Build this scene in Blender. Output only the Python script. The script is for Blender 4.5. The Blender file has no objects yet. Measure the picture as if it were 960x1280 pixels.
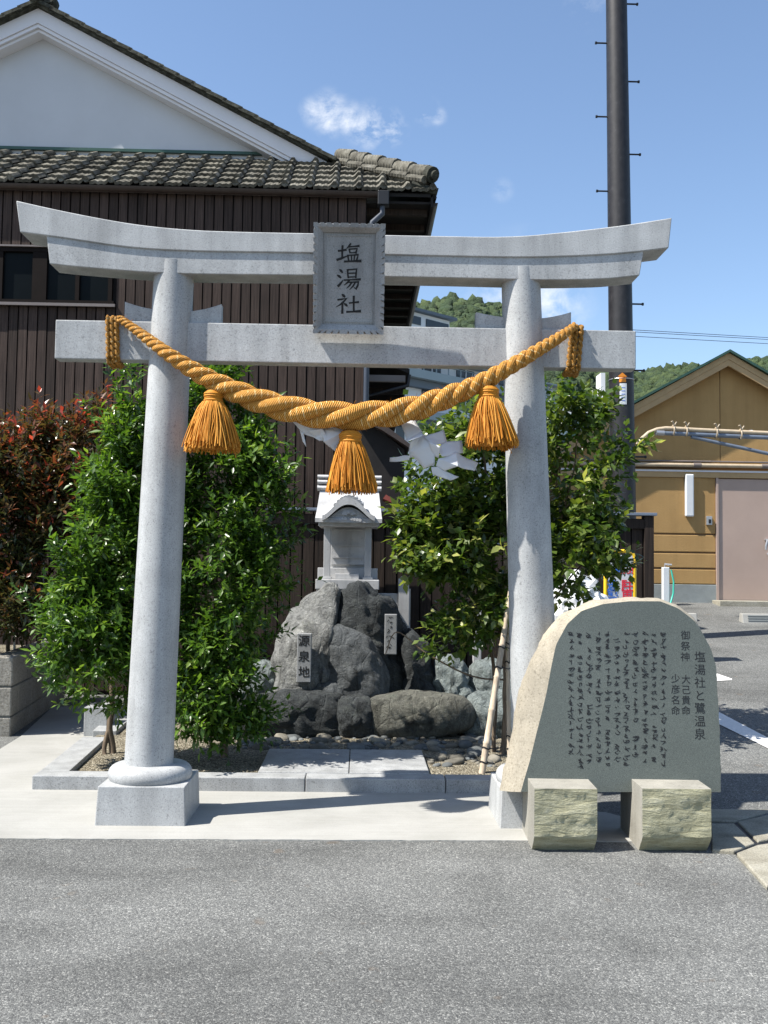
import bpy, bmesh, math, random
import numpy as np
from mathutils import Vector, Matrix, noise
random.seed(7)
SC = bpy.context.scene
COL = SC.collection

# ------------------------------------------------------------------ camera
F, PW, PH = 1244.0, 960, 1280
EYE = Vector((0, 0, 1.55))
YAW, PITCH, ROLL = math.atan(30 / F), math.atan(70 / F), 0.0135
fw = Vector((math.sin(YAW) * math.cos(PITCH), math.cos(YAW) * math.cos(PITCH), math.sin(PITCH)))
r0 = Vector((math.cos(YAW), -math.sin(YAW), 0))
u0 = r0.cross(fw)
rt = r0 * math.cos(ROLL) + u0 * math.sin(ROLL)
up = -r0 * math.sin(ROLL) + u0 * math.cos(ROLL)
cam_d = bpy.data.cameras.new('camera')
cam = bpy.data.objects.new('camera', cam_d)
COL.objects.link(cam)
cam_d.sensor_fit = 'VERTICAL'
cam_d.sensor_height = 36
cam_d.lens = 36 * F / PH
cam_d.clip_start = 0.05
cam_d.clip_end = 3000
cam.matrix_world = Matrix(((rt.x, up.x, -fw.x, EYE.x), (rt.y, up.y, -fw.y, EYE.y), (rt.z, up.z, -fw.z, EYE.z), (0, 0, 0, 1)))
SC.camera = cam

# ------------------------------------------------------------------ sun, sky, exposure
SUN_AZ, SUN_EL = math.radians(18.5), math.radians(55)
to_sun = Vector((-math.cos(SUN_AZ) * math.cos(SUN_EL), -math.sin(SUN_AZ) * math.cos(SUN_EL), math.sin(SUN_EL)))
sd = bpy.data.lights.new('sun', 'SUN')
sd.energy = 5.0
sd.angle = math.radians(0.5)
sd.color = (1.0, 0.955, 0.88)
so = bpy.data.objects.new('sun', sd)
COL.objects.link(so)
so.rotation_euler = (-to_sun).to_track_quat('-Z', 'Y').to_euler()
so.location = to_sun * 60
SC.view_settings.view_transform = 'Standard'
SC.view_settings.look = 'None'
SC.view_settings.gamma = 1
SC.view_settings.exposure = 1.0
SC.view_settings.use_curve_mapping = False


def ray(px, py):
    return fw * F + rt * (px - PW / 2) + up * (PH / 2 - py)


def P(px, py, Y):
    """point of the place seen at a photograph pixel, on the upright plane y = Y"""
    d = ray(px, py)
    return EYE + d * (Y / d.y)


def G(px, py, z=0.0):
    """the same on the level plane z"""
    d = ray(px, py)
    return EYE + d * ((z - EYE.z) / d.z)


world = bpy.data.worlds.new('World')
SC.world = world
world.use_nodes = True
wn, wl = world.node_tree.nodes, world.node_tree.links
wn.clear()
w_out = wn.new('ShaderNodeOutputWorld')
w_bg = wn.new('ShaderNodeBackground')
w_bg.inputs[1].default_value = 0.105
sky = wn.new('ShaderNodeTexSky')
sky.sky_type = 'NISHITA'
sky.sun_disc = False
sky.sun_elevation = SUN_EL
sky.sun_rotation = math.atan2(to_sun.x, to_sun.y)
sky.air_density = 1.0
sky.dust_density = 0.6
sky.ozone_density = 2.2
# a few thin clouds, by direction
tc = wn.new('ShaderNodeTexCoord')
mp = wn.new('ShaderNodeMapping')
mp.inputs['Scale'].default_value = (1.0, 1.0, 1.35)
wl.new(tc.outputs['Generated'], mp.inputs[0])
n1 = wn.new('ShaderNodeTexNoise')
n1.inputs['Scale'].default_value = 24.0
n1.inputs['Detail'].default_value = 9
n1.inputs['Roughness'].default_value = 0.62
n1.inputs['Distortion'].default_value = 0.25
wl.new(mp.outputs[0], n1.inputs['Vector'])
clouds = [(393, 140, .018, 1.2), (413, 142, .027, 1.6), (436, 149, .022, 1.5), (462, 158, .028, 1.6), (488, 160, .022, 1.4), (532, 139, .017, 1.1), (546, 146, .012, .9), (628, 238, .014, .6), (735, 0, .03, .4), (655, 372, .075, 1.3), (690, 385, .05, 1.1)]
acc = None
for px, py, rad, wgt in clouds:
    d = ray(px, py).normalized()
    vd = wn.new('ShaderNodeVectorMath')
    vd.operation = 'DISTANCE'
    wl.new(tc.outputs['Generated'], vd.inputs[0])
    vd.inputs[1].default_value = d
    mr = wn.new('ShaderNodeMapRange')
    mr.interpolation_type = 'SMOOTHSTEP'
    mr.inputs['From Min'].default_value = rad
    mr.inputs['From Max'].default_value = 0
    mr.inputs['To Max'].default_value = wgt
    wl.new(vd.outputs['Value'], mr.inputs['Value'])
    if acc is None:
        acc = mr.outputs[0]
    else:
        mx = wn.new('ShaderNodeMath')
        mx.operation = 'MAXIMUM'
        wl.new(acc, mx.inputs[0])
        wl.new(mr.outputs[0], mx.inputs[1])
        acc = mx.outputs[0]
mr = wn.new('ShaderNodeMapRange')
mr.inputs['From Min'].default_value = 0.46
mr.inputs['From Max'].default_value = 0.78
wl.new(n1.outputs['Fac'], mr.inputs['Value'])
mm = wn.new('ShaderNodeMath')
mm.operation = 'MULTIPLY'
mm.use_clamp = True
wl.new(acc, mm.inputs[0])
wl.new(mr.outputs[0], mm.inputs[1])
wm = wn.new('ShaderNodeMix')
wm.data_type = 'RGBA'
wl.new(mm.outputs[0], wm.inputs['Factor'])
wl.new(sky.outputs[0], wm.inputs[6])
wm.inputs[7].default_value = (5.2, 5.4, 5.7, 1)
wl.new(wm.outputs[2], w_bg.inputs[0])
wl.new(w_bg.outputs[0], w_out.inputs[0])

# ------------------------------------------------------------------ object helpers
ORI = {}


def tag(o, label=None, cat=None, group=None, kind=None):
    if label: o['label'] = label
    if cat: o['category'] = cat
    if group: o['group'] = group
    if kind: o['kind'] = kind
    return o


def thing(name, loc, label, cat, group=None):
    o = bpy.data.objects.new(name, None)
    COL.objects.link(o)
    o.location = loc
    o.empty_display_size = 0.1
    ORI[o] = Vector(loc)
    return tag(o, label, cat, group)


def link_mesh(name, me, m, parent=None, loc=None):
    """loc: world position of the mesh origin"""
    o = bpy.data.objects.new(name, me)
    COL.objects.link(o)
    if m is not None and not me.materials:
        me.materials.append(m)
    loc = Vector(loc) if loc is not None else Vector((0, 0, 0))
    if parent is not None:
        o.parent = parent
        o.location = loc - ORI[parent]
    else:
        o.location = loc
    ORI[o] = loc
    return o


class MB:
    def __init__(s):
        s.v, s.f = [], []

    def add(s, vs, fs):
        b = len(s.v)
        s.v += [Vector(v) for v in vs]
        s.f += [tuple(i + b for i in f) for f in fs]
        return s

    def box(s, a, b):
        x0, y0, z0 = a
        x1, y1, z1 = b
        x0, x1 = min(x0, x1), max(x0, x1)
        y0, y1 = min(y0, y1), max(y0, y1)
        z0, z1 = min(z0, z1), max(z0, z1)
        return s.add([(x0, y0, z0), (x1, y0, z0), (x1, y1, z0), (x0, y1, z0), (x0, y0, z1), (x1, y0, z1), (x1, y1, z1), (x0, y1, z1)],
                     [(3, 2, 1, 0), (4, 5, 6, 7), (0, 1, 5, 4), (1, 2, 6, 5), (2, 3, 7, 6), (3, 0, 4, 7)])

    def loft(s, A, B, capA=True, capB=True):
        """two loops of equal length; A seen counter-clockwise from the A side"""
        n = len(A)
        fs = [(i, n + i, n + (i + 1) % n, (i + 1) % n) for i in range(n)]
        if capA: fs.append(tuple(range(n)))
        if capB: fs.append(tuple(range(2 * n - 1, n - 1, -1)))
        return s.add(list(A) + list(B), fs)

    def prism_y(s, pts, y0, y1):
        """outline in (x, z), counter-clockwise seen from -y"""
        return s.loft([(x, y0, z) for x, z in pts], [(x, y1, z) for x, z in pts])

    def prism_z(s, pts, z0, z1):
        """outline in (x, y) counter-clockwise from above"""
        return s.loft([(x, y, z1) for x, y in pts], [(x, y, z0) for x, y in pts])

    def prism_x(s, pts, x0, x1):
        """outline in (y, z)"""
        return s.loft([(x0, y, z) for y, z in pts], [(x1, y, z) for y, z in pts])

    def tube(s, path, rad, n=8, cap=True):
        path = [Vector(p) for p in path]
        m = len(path)
        if not hasattr(rad, '__len__'): rad = [rad] * m
        b = len(s.v)
        prev = None
        for i, p in enumerate(path):
            t = (path[min(i + 1, m - 1)] - path[max(i - 1, 0)]).normalized()
            if prev is None:
                a = Vector((0, 0, 1)) if abs(t.z) < .9 else Vector((1, 0, 0))
                e1 = t.cross(a).normalized()
            else:
                e1 = (prev - t * prev.dot(t)).normalized()
            prev = e1
            e2 = t.cross(e1)
            for k in range(n):
                an = 2 * math.pi * k / n
                s.v.append(p + (e1 * math.cos(an) + e2 * math.sin(an)) * rad[i])
        for i in range(m - 1):
            for k in range(n):
                k2 = (k + 1) % n
                s.f.append((b + i * n + k, b + i * n + k2, b + (i + 1) * n + k2, b + (i + 1) * n + k))
        if cap:
            s.f.append(tuple(b + k for k in range(n - 1, -1, -1)))
            s.f.append(tuple(b + (m - 1) * n + k for k in range(n)))
        return s

    def lathe(s, prof, c, n=32, axis=None):
        """profile [(r, z)] from bottom to top about point c; axis = offset of the axis (x, y) per unit z"""
        b = len(s.v)
        ax = axis or (0, 0)
        for r, z in prof:
            for k in range(n):
                a = 2 * math.pi * k / n
                s.v.append(Vector((c[0] + ax[0] * z + r * math.cos(a), c[1] + ax[1] * z + r * math.sin(a), c[2] + z)))
        for i in range(len(prof) - 1):
            for k in range(n):
                k2 = (k + 1) % n
                s.f.append((b + i * n + k, b + i * n + k2, b + (i + 1) * n + k2, b + (i + 1) * n + k))
        s.f.append(tuple(b + k for k in range(n - 1, -1, -1)))
        s.f.append(tuple(b + (len(prof) - 1) * n + k for k in range(n)))
        return s

    def mesh(s, name, org=None, fix=True):
        o = Vector(org) if org is not None else Vector((0, 0, 0))
        me = bpy.data.meshes.new(name)
        me.from_pydata([v - o for v in s.v], [], s.f)
        if fix:
            bm = bmesh.new()
            bm.from_mesh(me)
            bmesh.ops.recalc_face_normals(bm, faces=bm.faces)
            bm.to_mesh(me)
            bm.free()
        me.update()
        return me

    def build(s, name, m, parent=None, smooth=False, bevel=0, org=None, seg=2, fix=True):
        if org is None:
            org = ORI[parent] if parent is not None else sum(s.v, Vector((0, 0, 0))) / max(1, len(s.v))
        me = s.mesh(name, org, fix)
        o = link_mesh(name, me, m, parent, org)
        if smooth: shade(o, smooth)
        if bevel:
            md = o.modifiers.new('bevel', 'BEVEL')
            md.width = bevel
            md.segments = seg
            md.limit_method = 'ANGLE'
            md.angle_limit = math.radians(35)
        return o


def shade(o, ang=True):
    me = o.data
    me.polygons.foreach_set('use_smooth', [True] * len(me.polygons))
    if ang is not True:
        me.set_sharp_from_angle(angle=math.radians(ang))


def copy_tree(o, parent=None):
    c = o.copy()
    COL.objects.link(c)
    c.parent = parent
    for ch in list(o.children):
        copy_tree(ch, c)
    return c


# ------------------------------------------------------------------ materials
def srgb(r, g, b):
    f = lambda c: (c / 12.92 if c <= .04045 else ((c + .055) / 1.055) ** 2.4)
    return (f(r / 255), f(g / 255), f(b / 255), 1)


class NT:
    """small node-tree builder for a material"""

    def __init__(s, name, rough=.7, spec=.4):
        s.m = bpy.data.materials.new(name)
        s.m.use_nodes = True
        s.t = s.m.node_tree
        s.b = s.t.nodes['Principled BSDF']
        s.b.inputs['Roughness'].default_value = rough
        s.b.inputs['Specular IOR Level'].default_value = spec
        s.pos = s.t.nodes.new('ShaderNodeNewGeometry').outputs['Position']

    def n(s, typ):
        return s.t.nodes.new(typ)

    def l(s, a, b):
        s.t.links.new(a, b)

    def scaled(s, sc, vec=None):
        v = s.n('ShaderNodeVectorMath')
        v.operation = 'MULTIPLY'
        s.l(vec or s.pos, v.inputs[0])
        v.inputs[1].default_value = sc if hasattr(sc, '__len__') else (sc, sc, sc)
        return v.outputs[0]

    def noise(s, scale, detail=4, rough=.55, dist=0, vec=None):
        t = s.n('ShaderNodeTexNoise')
        s.l(s.scaled(scale, vec), t.inputs['Vector'])
        t.inputs['Scale'].default_value = 1
        t.inputs['Detail'].default_value = detail
        t.inputs['Roughness'].default_value = rough
        t.inputs['Distortion'].default_value = dist
        return t.outputs['Fac']

    def voro(s, scale, feat='F1', out='Distance', vec=None):
        t = s.n('ShaderNodeTexVoronoi')
        t.feature = feat
        s.l(s.scaled(scale, vec), t.inputs['Vector'])
        t.inputs['Scale'].default_value = 1
        return t.outputs[out]

    def ramp(s, fac, stops):
        r = s.n('ShaderNodeValToRGB')
        e = r.color_ramp.elements
        while len(e) < len(stops): e.new(.5)
        for i, (p, c) in enumerate(stops):
            e[i].position = p
            e[i].color = c if hasattr(c, '__len__') else (c, c, c, 1)
        s.l(fac, r.inputs[0])
        return r.outputs[0]

    def mix(s, fac, a, b, mode='MIX'):
        x = s.n('ShaderNodeMix')
        x.data_type = 'RGBA'
        x.blend_type = mode
        for sock, v in ((x.inputs['Factor'], fac), (x.inputs[6], a), (x.inputs[7], b)):
            if hasattr(v, 'is_linked'):
                s.l(v, sock)
            elif sock.type == 'VALUE':
                sock.default_value = v
            else:
                sock.default_value = v if hasattr(v, '__len__') else (v, v, v, 1)
        return x.outputs[2]

    def math(s, op, a, b=0.0):
        x = s.n('ShaderNodeMath')
        x.operation = op
        for i, v in enumerate((a, b)):
            if hasattr(v, 'is_linked'):
                s.l(v, x.inputs[i])
            else:
                x.inputs[i].default_value = v
        return x.outputs[0]

    def color(s, c):
        if hasattr(c, 'is_linked'):
            s.l(c, s.b.inputs['Base Color'])
        else:
            s.b.inputs['Base Color'].default_value = c
        return s

    def rough(s, v):
        s.l(v, s.b.inputs['Roughness'])
        return s

    def bump(s, h, dist=.005, strength=1.0):
        b = s.n('ShaderNodeBump')
        b.inputs['Distance'].default_value = dist
        b.inputs['Strength'].default_value = strength
        s.l(h, b.inputs['Height'])
        s.l(b.outputs[0], s.b.inputs['Normal'])
        return s

    def rand(s):
        return s.n('ShaderNodeObjectInfo').outputs['Random']

    def attr(s, name, out='Fac'):
        a = s.n('ShaderNodeAttribute')
        a.attribute_name = name
        return a.outputs[out]


MT = {}


def simple(name, c, rough=.6, var=.12, scale=6, metal=0, spec=.4, bump=0, bscale=60, rnd=0):
    k = NT(name, rough, spec)
    c = c if len(c) == 4 else tuple(c) + (1,)
    lo = tuple(x * (1 - var) for x in c[:3]) + (1,)
    hi = tuple(min(1, x * (1 + var)) for x in c[:3]) + (1,)
    col = k.ramp(k.noise(scale, 5, .6), [(.3, lo), (.7, hi)])
    if rnd:
        col = k.mix(1.0, col, k.ramp(k.rand(), [(0, 1 - rnd), (1, 1.0)]), 'MULTIPLY')
    k.color(col)
    k.b.inputs['Metallic'].default_value = metal
    if bump:
        k.bump(k.noise(bscale, 4, .6), bump)
    MT[name] = k.m
    return k.m


def granite(name, base, dark, light, scale=260, rough=.55, stain=.30):
    k = NT(name, rough, .35)
    sp = k.noise(scale, 3, .7)
    col = k.ramp(sp, [(.30, dark), (.46, base), (.58, base), (.74, light)])
    big = k.ramp(k.noise(2.3, 6, .65, .6), [(.3, 1 - stain), (.72, 1.0)])
    drip = k.ramp(k.noise((9, 9, .9), 5, .6), [(.35, 1 - stain * .7), (.6, 1.0)])
    col = k.mix(1, col, big, 'MULTIPLY')
    col = k.mix(1, col, drip, 'MULTIPLY')
    col = k.mix(1, col, k.ramp(k.noise(31, 3, .5), [(.66, 1.0), (.72, .72)]), 'MULTIPLY')
    k.color(col)
    k.bump(sp, .0012, .5)
    MT[name] = k.m
    return k.m


g = lambda v, t=(1, 1, 1): (v * t[0], v * t[1], v * t[2], 1)
granite('granite', g(.47, (.98, 1, 1.0)), g(.24), g(.66), 125)
granite('granite_kerb', g(.40, (.98, 1, 1.0)), g(.16), g(.58), 120)
granite('granite_pale', g(.52), g(.42), g(.62), 200, .6)
granite('plaque_stone', g(.34, (.98, 1, 1.01)), g(.19), g(.46), 140)
granite('stele_rough', (.40, .355, .275, 1), (.23, .20, .145, 1), (.55, .50, .41, 1), 90, .85, .3)


def m_stele():
    k = NT('stele_face', .34, .35)
    sp = k.noise(230, 3, .75)
    col = k.ramp(sp, [(.3, (.052, .060, .054, 1)), (.5, (.100, .114, .103, 1)), (.72, (.155, .172, .157, 1))])
    col = k.mix(1, col, k.ramp(k.noise(2.0, 5, .6), [(.3, .82), (.7, 1.0)]), 'MULTIPLY')
    k.color(col).bump(sp, .0008, .4)
    MT['stele_face'] = k.m
    k = NT('split_stone', .9, .2)
    st = k.noise((5, 5, 26), 6, .62, 1.6)
    col = k.ramp(st, [(.25, (.24, .225, .14, 1)), (.5, (.36, .345, .23, 1)), (.68, (.42, .405, .29, 1)), (.76, (.60, .58, .46, 1))])
    col = k.mix(1, col, k.ramp(k.noise(140, 4, .7), [(.3, .75), (.7, 1.1)]), 'MULTIPLY')
    k.color(col)
    k.bump(k.math('ADD', st, k.math('MULTIPLY', k.noise(70, 5, .7), .35)), .015, .8)
    MT['split_stone'] = k.m


m_stele()


def m_rock(name, dark, mid, light, moss):
    k = NT(name, .82, .3)
    v = k.noise((3.2, 3.2, 4.5), 8, .66, 1.2)
    col = k.ramp(v, [(.26, dark), (.45, mid), (.6, mid), (.76, light)])
    col = k.mix(k.ramp(k.noise(9, 6, .7, .8), [(.55, 0), (.75, 1)]), col, moss)
    vein = k.ramp(k.noise((5, 5, 14), 4, .5, 3.0), [(.485, 0), (.5, 1), (.515, 0)])
    col = k.mix(k.math('MULTIPLY', vein, .45), col, light)
    strk = k.ramp(k.noise((13, 13, 2.2), 7, .7, .8), [(.34, .45), (.5, 1.0), (.68, 1.25)])
    col = k.mix(1, col, strk, 'MULTIPLY')
    col = k.mix(1, col, k.ramp(k.noise(110, 4, .7), [(.3, .62), (.7, 1.12)]), 'MULTIPLY')
    crk = k.ramp(k.voro((6, 6, 3.5), 'DISTANCE_TO_EDGE', vec=None), [(0, 0), (.05, 1)])
    k.color(col)
    k.bump(k.math('ADD', k.math('ADD', k.noise(16, 10, .74, .5), k.math('MULTIPLY', crk, .16)), k.math('MULTIPLY', k.noise(70, 5, .75), .3)), .075, .95)
    MT[name] = k.m


m_rock('rock_grey', (.05, .053, .052, 1), (.26, .265, .255, 1), (.66, .66, .62, 1), (.33, .335, .29, 1))
m_rock('rock_dark', (.018, .021, .022, 1), (.055, .061, .063, 1), (.20, .22, .21, 1), (.085, .095, .085, 1))
m_rock('rock_mid', (.05, .055, .057, 1), (.125, .135, .14, 1), (.26, .28, .28, 1), (.15, .16, .155, 1))
m_rock('rock_brown', (.055, .054, .046, 1), (.165, .163, .135, 1), (.38, .38, .34, 1), (.13, .145, .115, 1))
m_rock('rock_blue', (.08, .10, .10, 1), (.26, .30, .295, 1), (.56, .60, .56, 1), (.17, .21, .185, 1))


def m_ground():
    k = NT('asphalt', .9, .25)
    ag = k.voro(150, 'F1', 'Color')
    sep = k.n('ShaderNodeSeparateColor')
    k.l(ag, sep.inputs[0])
    col = k.ramp(sep.outputs[0], [(0, g(.085, (1, 1.01, 1))), (.45, g(.148, (.99, 1.01, .97))), (.85, g(.195, (1, 1.01, .96))), (1, g(.33, (1, 1, .94)))])
    gap = k.ramp(k.voro(150, 'DISTANCE_TO_EDGE'), [(.0, .55), (.12, 1)])
    col = k.mix(1, col, gap, 'MULTIPLY')
    big = k.ramp(k.noise(.9, 7, .62, .7), [(.33, .74), (.5, .95), (.68, 1.1)])
    col = k.mix(1, col, big, 'MULTIPLY')
    col = k.mix(1, col, k.ramp(k.noise((.35, 1.5, 1), 5, .6, .5), [(.36, .82), (.5, 1.0), (.62, 1.05), (.66, 1.2)]), 'MULTIPLY')
    col = k.mix(k.ramp(k.noise((1.7, .5, 1), 6, .7, 1.0), [(.57, 0), (.70, .5)]), col, (.07, .07, .068, 1))

    blot = k.ramp(k.noise(5.5, 3, .5), [(.67, 0), (.73, 1)])
    col = k.mix(k.math('MULTIPLY', blot, .35), col, (.12, .085, .055, 1))
    k.color(col)
    k.bump(k.math('ADD', k.ramp(k.voro(150), [(0, 1), (.6, 0)]), k.math('MULTIPLY', k.noise(30, 4), .5)), .004, .7)
    MT['asphalt'] = k.m
    k = NT('concrete', .85, .25)
    a = k.noise(1.6, 8, .62, .4)
    col = k.ramp(a, [(.3, (.275, .272, .25, 1)), (.55, (.335, .33, .308, 1)), (.75, (.37, .365, .342, 1))])
    sw = k.ramp(k.noise((1.2, 30, 1), 4, .6), [(.35, .93), (.65, 1.0)])
    col = k.mix(1, col, sw, 'MULTIPLY')
    col = k.mix(1, col, k.ramp(k.noise(120, 3, .7), [(.3, .9), (.6, 1)]), 'MULTIPLY')
    spot = k.ramp(k.noise(7, 4, .6), [(.70, 0), (.78, .3)])
    col = k.mix(spot, col, (.30, .28, .24, 1))
    k.color(col).bump(k.noise(60, 5, .7), .003, .5)
    MT['concrete'] = k.m
    k = NT('drain_concrete', .9, .2)
    a = k.noise(3, 8, .65, .6)
    col = k.ramp(a, [(.3, (.21, .19, .145, 1)), (.5, (.33, .31, .25, 1)), (.72, (.42, .40, .335, 1))])
    col = k.mix(1, col, k.ramp(k.noise(90, 4, .75), [(.32, .55), (.6, 1)]), 'MULTIPLY')
    k.color(col).bump(k.noise(60, 6, .75), .012, .7)
    MT['drain_concrete'] = k.m
    k = NT('gravel_bed', .95, .2)
    c = k.voro(70, 'F1', 'Color')
    sep = k.n('ShaderNodeSeparateColor')
    k.l(c, sep.inputs[0])
    col = k.ramp(sep.outputs[1], [(0, (.10, .085, .06, 1)), (.5, (.27, .235, .165, 1)), (1, (.44, .40, .31, 1))])
    col = k.mix(1, col, k.ramp(k.voro(70, 'DISTANCE_TO_EDGE'), [(0, .25), (.15, 1)]), 'MULTIPLY')
    k.color(col).bump(k.ramp(k.voro(70), [(0, 1), (.7, 0)]), .012, 1)
    MT['gravel_bed'] = k.m
    k = NT('block', .92, .2)
    b = k.noise(55, 6, .75)
    col = k.ramp(b, [(.3, (.16, .145, .12, 1)), (.5, (.33, .31, .27, 1)), (.7, (.46, .44, .39, 1))])
    col = k.mix(1, col, k.ramp(k.noise(3, 5, .6), [(.3, .7), (.7, 1)]), 'MULTIPLY')
    k.color(col).bump(b, .02, .9)
    MT['block'] = k.m


m_ground()


def m_wood(name, dark, light, rnd=.35):
    k = NT(name, .8, .25)
    r = k.rand()
    off = k.n('ShaderNodeCombineXYZ')
    k.l(k.math('MULTIPLY', r, 37.0), off.inputs[2])
    v = k.n('ShaderNodeVectorMath')
    k.l(k.pos, v.inputs[0])
    k.l(off.outputs[0], v.inputs[1])
    gr = k.noise((55, 55, 2.2), 6, .62, .4, v.outputs[0])
    col = k.ramp(gr, [(.3, dark), (.68, light)])
    col = k.mix(1, col, k.ramp(k.noise(1.4, 5, .6, 0, v.outputs[0]), [(.3, .72), (.7, 1.1)]), 'MULTIPLY')
    col = k.mix(1, col, k.ramp(r, [(0, 1 - rnd), (1, 1.05)]), 'MULTIPLY')
    k.color(col).bump(gr, .004, .7)
    MT[name] = k.m


m_wood('plank_brown', (.031, .020, .0155, 1), (.084, .057, .046, 1))
m_wood('plank_dark', (.014, .010, .008, 1), (.05, .035, .027, 1))
m_wood('bark', (.07, .05, .035, 1), (.24, .18, .125, 1), .1)
m_wood('bamboo', (.42, .33, .24, 1), (.62, .52, .40, 1), .05)
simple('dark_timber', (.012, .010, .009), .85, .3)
simple('batten', (.012, .009, .008), .9, .2)
simple('gutter', (.05, .036, .030), .45, .15)
simple('gutter_pale', (.16, .135, .125), .5, .1)
simple('downpipe', (.045, .055, .075), .4, .1)
simple('white_plaster', (.50, .51, .53), .85, .05, 1.2)
simple('white_paint', (.66, .65, .67), .5, .03, 2)
simple('glass_dark', (.006, .008, .009), .3, .1, 3, 0, .05)
simple('window_frame', (.009, .006, .005), .7, .2, spec=.1)
simple('green_metal', (.03, .075, .055), .4, .15)
simple('tan_wall', (.36, .225, .095), .8, .06, 2.5, bump=.002)
simple('tan_soffit', (.42, .29, .15), .8, .08)
simple('seam', (.20, .12, .06), .85, .1)
simple('door_beige', (.40, .30, .25), .55, .07, 1.6)
simple('plinth', (.24, .26, .255), .85, .12, 5, bump=.003)
simple('pipe_beige', (.42, .34, .24), .5, .12, 12)
simple('pipe_grey', (.17, .20, .25), .4, .12, 10, .3)
simple('steel', (.45, .45, .46), .35, .1, 8, .7)
simple('black_metal', (.012, .013, .016), .5, .2)
simple('white_plastic', (.62, .64, .66), .35, .04)
simple('green_hose', (.05, .42, .32), .4, .1)
simple('ink', (.009, .009, .010), .6, .2)
simple('road_paint', (.60, .59, .57), .8, .07, 30, bump=.002)
simple('sign_yellow', (.78, .50, .02), .4, .08)
simple('sign_white', (.55, .57, .59), .45, .04)
simple('sign_red', (.62, .025, .05), .45, .05)
simple('sign_blue', (.03, .13, .50), .45, .05)
simple('orange_mark', (.75, .25, .02), .5, .1)
simple('far_wall', (.62, .65, .67), .8, .07, .4)
simple('far_band', (.24, .30, .32), .7, .08, .4)
simple('far_roof', (.11, .14, .17), .7, .1, .4)
simple('far_glass', (.03, .04, .05), .2, .2, .3)
simple('wire', (.02, .02, .025), .6, .1)


def m_misc():
    k = NT('pole_steel', .5, .4)
    a = k.noise((14, 14, 9), 6, .65)
    col = k.ramp(a, [(.35, (.011, .0105, .012, 1)), (.6, (.020, .019, .021, 1)), (.78, (.05, .048, .05, 1))])
    k.color(col)
    MT['pole_steel'] = k.m
    k = NT('tan_render', .85, .2)
    c0 = k.ramp(k.noise(2.5, 6, .6), [(.3, (.36, .222, .090, 1)), (.7, (.41, .258, .107, 1))])
    c0 = k.mix(1, c0, k.ramp(k.noise((7, 7, .5), 6, .65), [(.36, .91), (.56, 1.0)]), 'MULTIPLY')
    k.color(c0).bump(k.noise(60, 4, .6), .002)
    MT['tan_render'] = k.m
    k = NT('roof_tile', .85, .25)
    a = k.noise(7, 7, .68)
    col = k.ramp(a, [(.3, (.040, .036, .028, 1)), (.5, (.115, .108, .085, 1)), (.72, (.235, .225, .19, 1))])
    col = k.mix(1, col, k.ramp(k.rand(), [(0, .62), (1, 1.1)]), 'MULTIPLY')
    wv = k.n('ShaderNodeTexWave')
    k.l(k.scaled((9, 0, 0)), wv.inputs['Vector'])
    wv.inputs['Scale'].default_value = 1
    wv.inputs['Distortion'].default_value = 1
    k.color(col).bump(k.math('ADD', a, k.math('MULTIPLY', wv.outputs['Fac'], .5)), .012, .8)
    MT['roof_tile'] = k.m
    k = NT('mossy_tile', .9, .2)
    a = k.noise(11, 6, .7)
    col = k.ramp(a, [(.3, (.018, .018, .014, 1)), (.5, (.045, .046, .036, 1)), (.72, (.12, .12, .095, 1))])
    k.color(col).bump(a, .01, .8)
    MT['mossy_tile'] = k.m
    # straw-coloured synthetic rope, u along the strand, v around
    k = NT('rope', .75, .25)
    uv = k.attr('UVMap', 'Vector')
    wv = k.n('ShaderNodeTexWave')
    wv.bands_direction = 'DIAGONAL'
    k.l(k.scaled((150, 26, 0), uv), wv.inputs['Vector'])
    wv.inputs['Scale'].default_value = .32
    wv.inputs['Distortion'].default_value = 1.2
    wv.inputs['Detail'].default_value = 2
    nz = k.noise((60, 9, 1), 4, .6, 0, uv)
    hgt = k.math('ADD', wv.outputs['Fac'], k.math('MULTIPLY', nz, .5))
    col = k.ramp(k.math('MULTIPLY', hgt, .7), [(.12, (.30, .118, .012, 1)), (.5, (.52, .23, .033, 1)), (.9, (.69, .37, .09, 1))])
    st = k.n('ShaderNodeTexWave')
    k.l(k.scaled((1, .06, 0), uv), st.inputs['Vector'])
    st.inputs['Scale'].default_value = 9.0
    st.inputs['Distortion'].default_value = 1.5
    stm = k.math('MULTIPLY', k.ramp(st.outputs['Fac'], [(.90, 0), (.97, 1)]), k.ramp(k.noise((11, 5, 1), 3, .6, 0, uv), [(.46, 0), (.56, .8)]))
    col = k.mix(stm, col, (.80, .60, .30, 1))
    k.color(col).bump(hgt, .006, .9)
    MT['rope'] = k.m
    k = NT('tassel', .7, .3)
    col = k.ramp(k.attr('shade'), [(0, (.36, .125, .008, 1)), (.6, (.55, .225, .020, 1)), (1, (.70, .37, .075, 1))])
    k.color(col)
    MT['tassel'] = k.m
    k = NT('paper', .6, .3)
    k.color(k.ramp(k.noise(9, 4), [(.3, (.68, .69, .71, 1)), (.7, (.78, .79, .81, 1))]))
    tr = k.n('ShaderNodeBsdfTranslucent')
    tr.inputs[0].default_value = (.7, .72, .74, 1)
    ms = k.n('ShaderNodeMixShader')
    ms.inputs[0].default_value = .3
    k.l(k.b.outputs[0], ms.inputs[1])
    k.l(tr.outputs[0], ms.inputs[2])
    k.l(ms.outputs[0], k.t.nodes['Material Output'].inputs[0])
    k.bump(k.noise(45, 4), .004, .6)
    MT['paper'] = k.m


m_misc()


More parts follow.
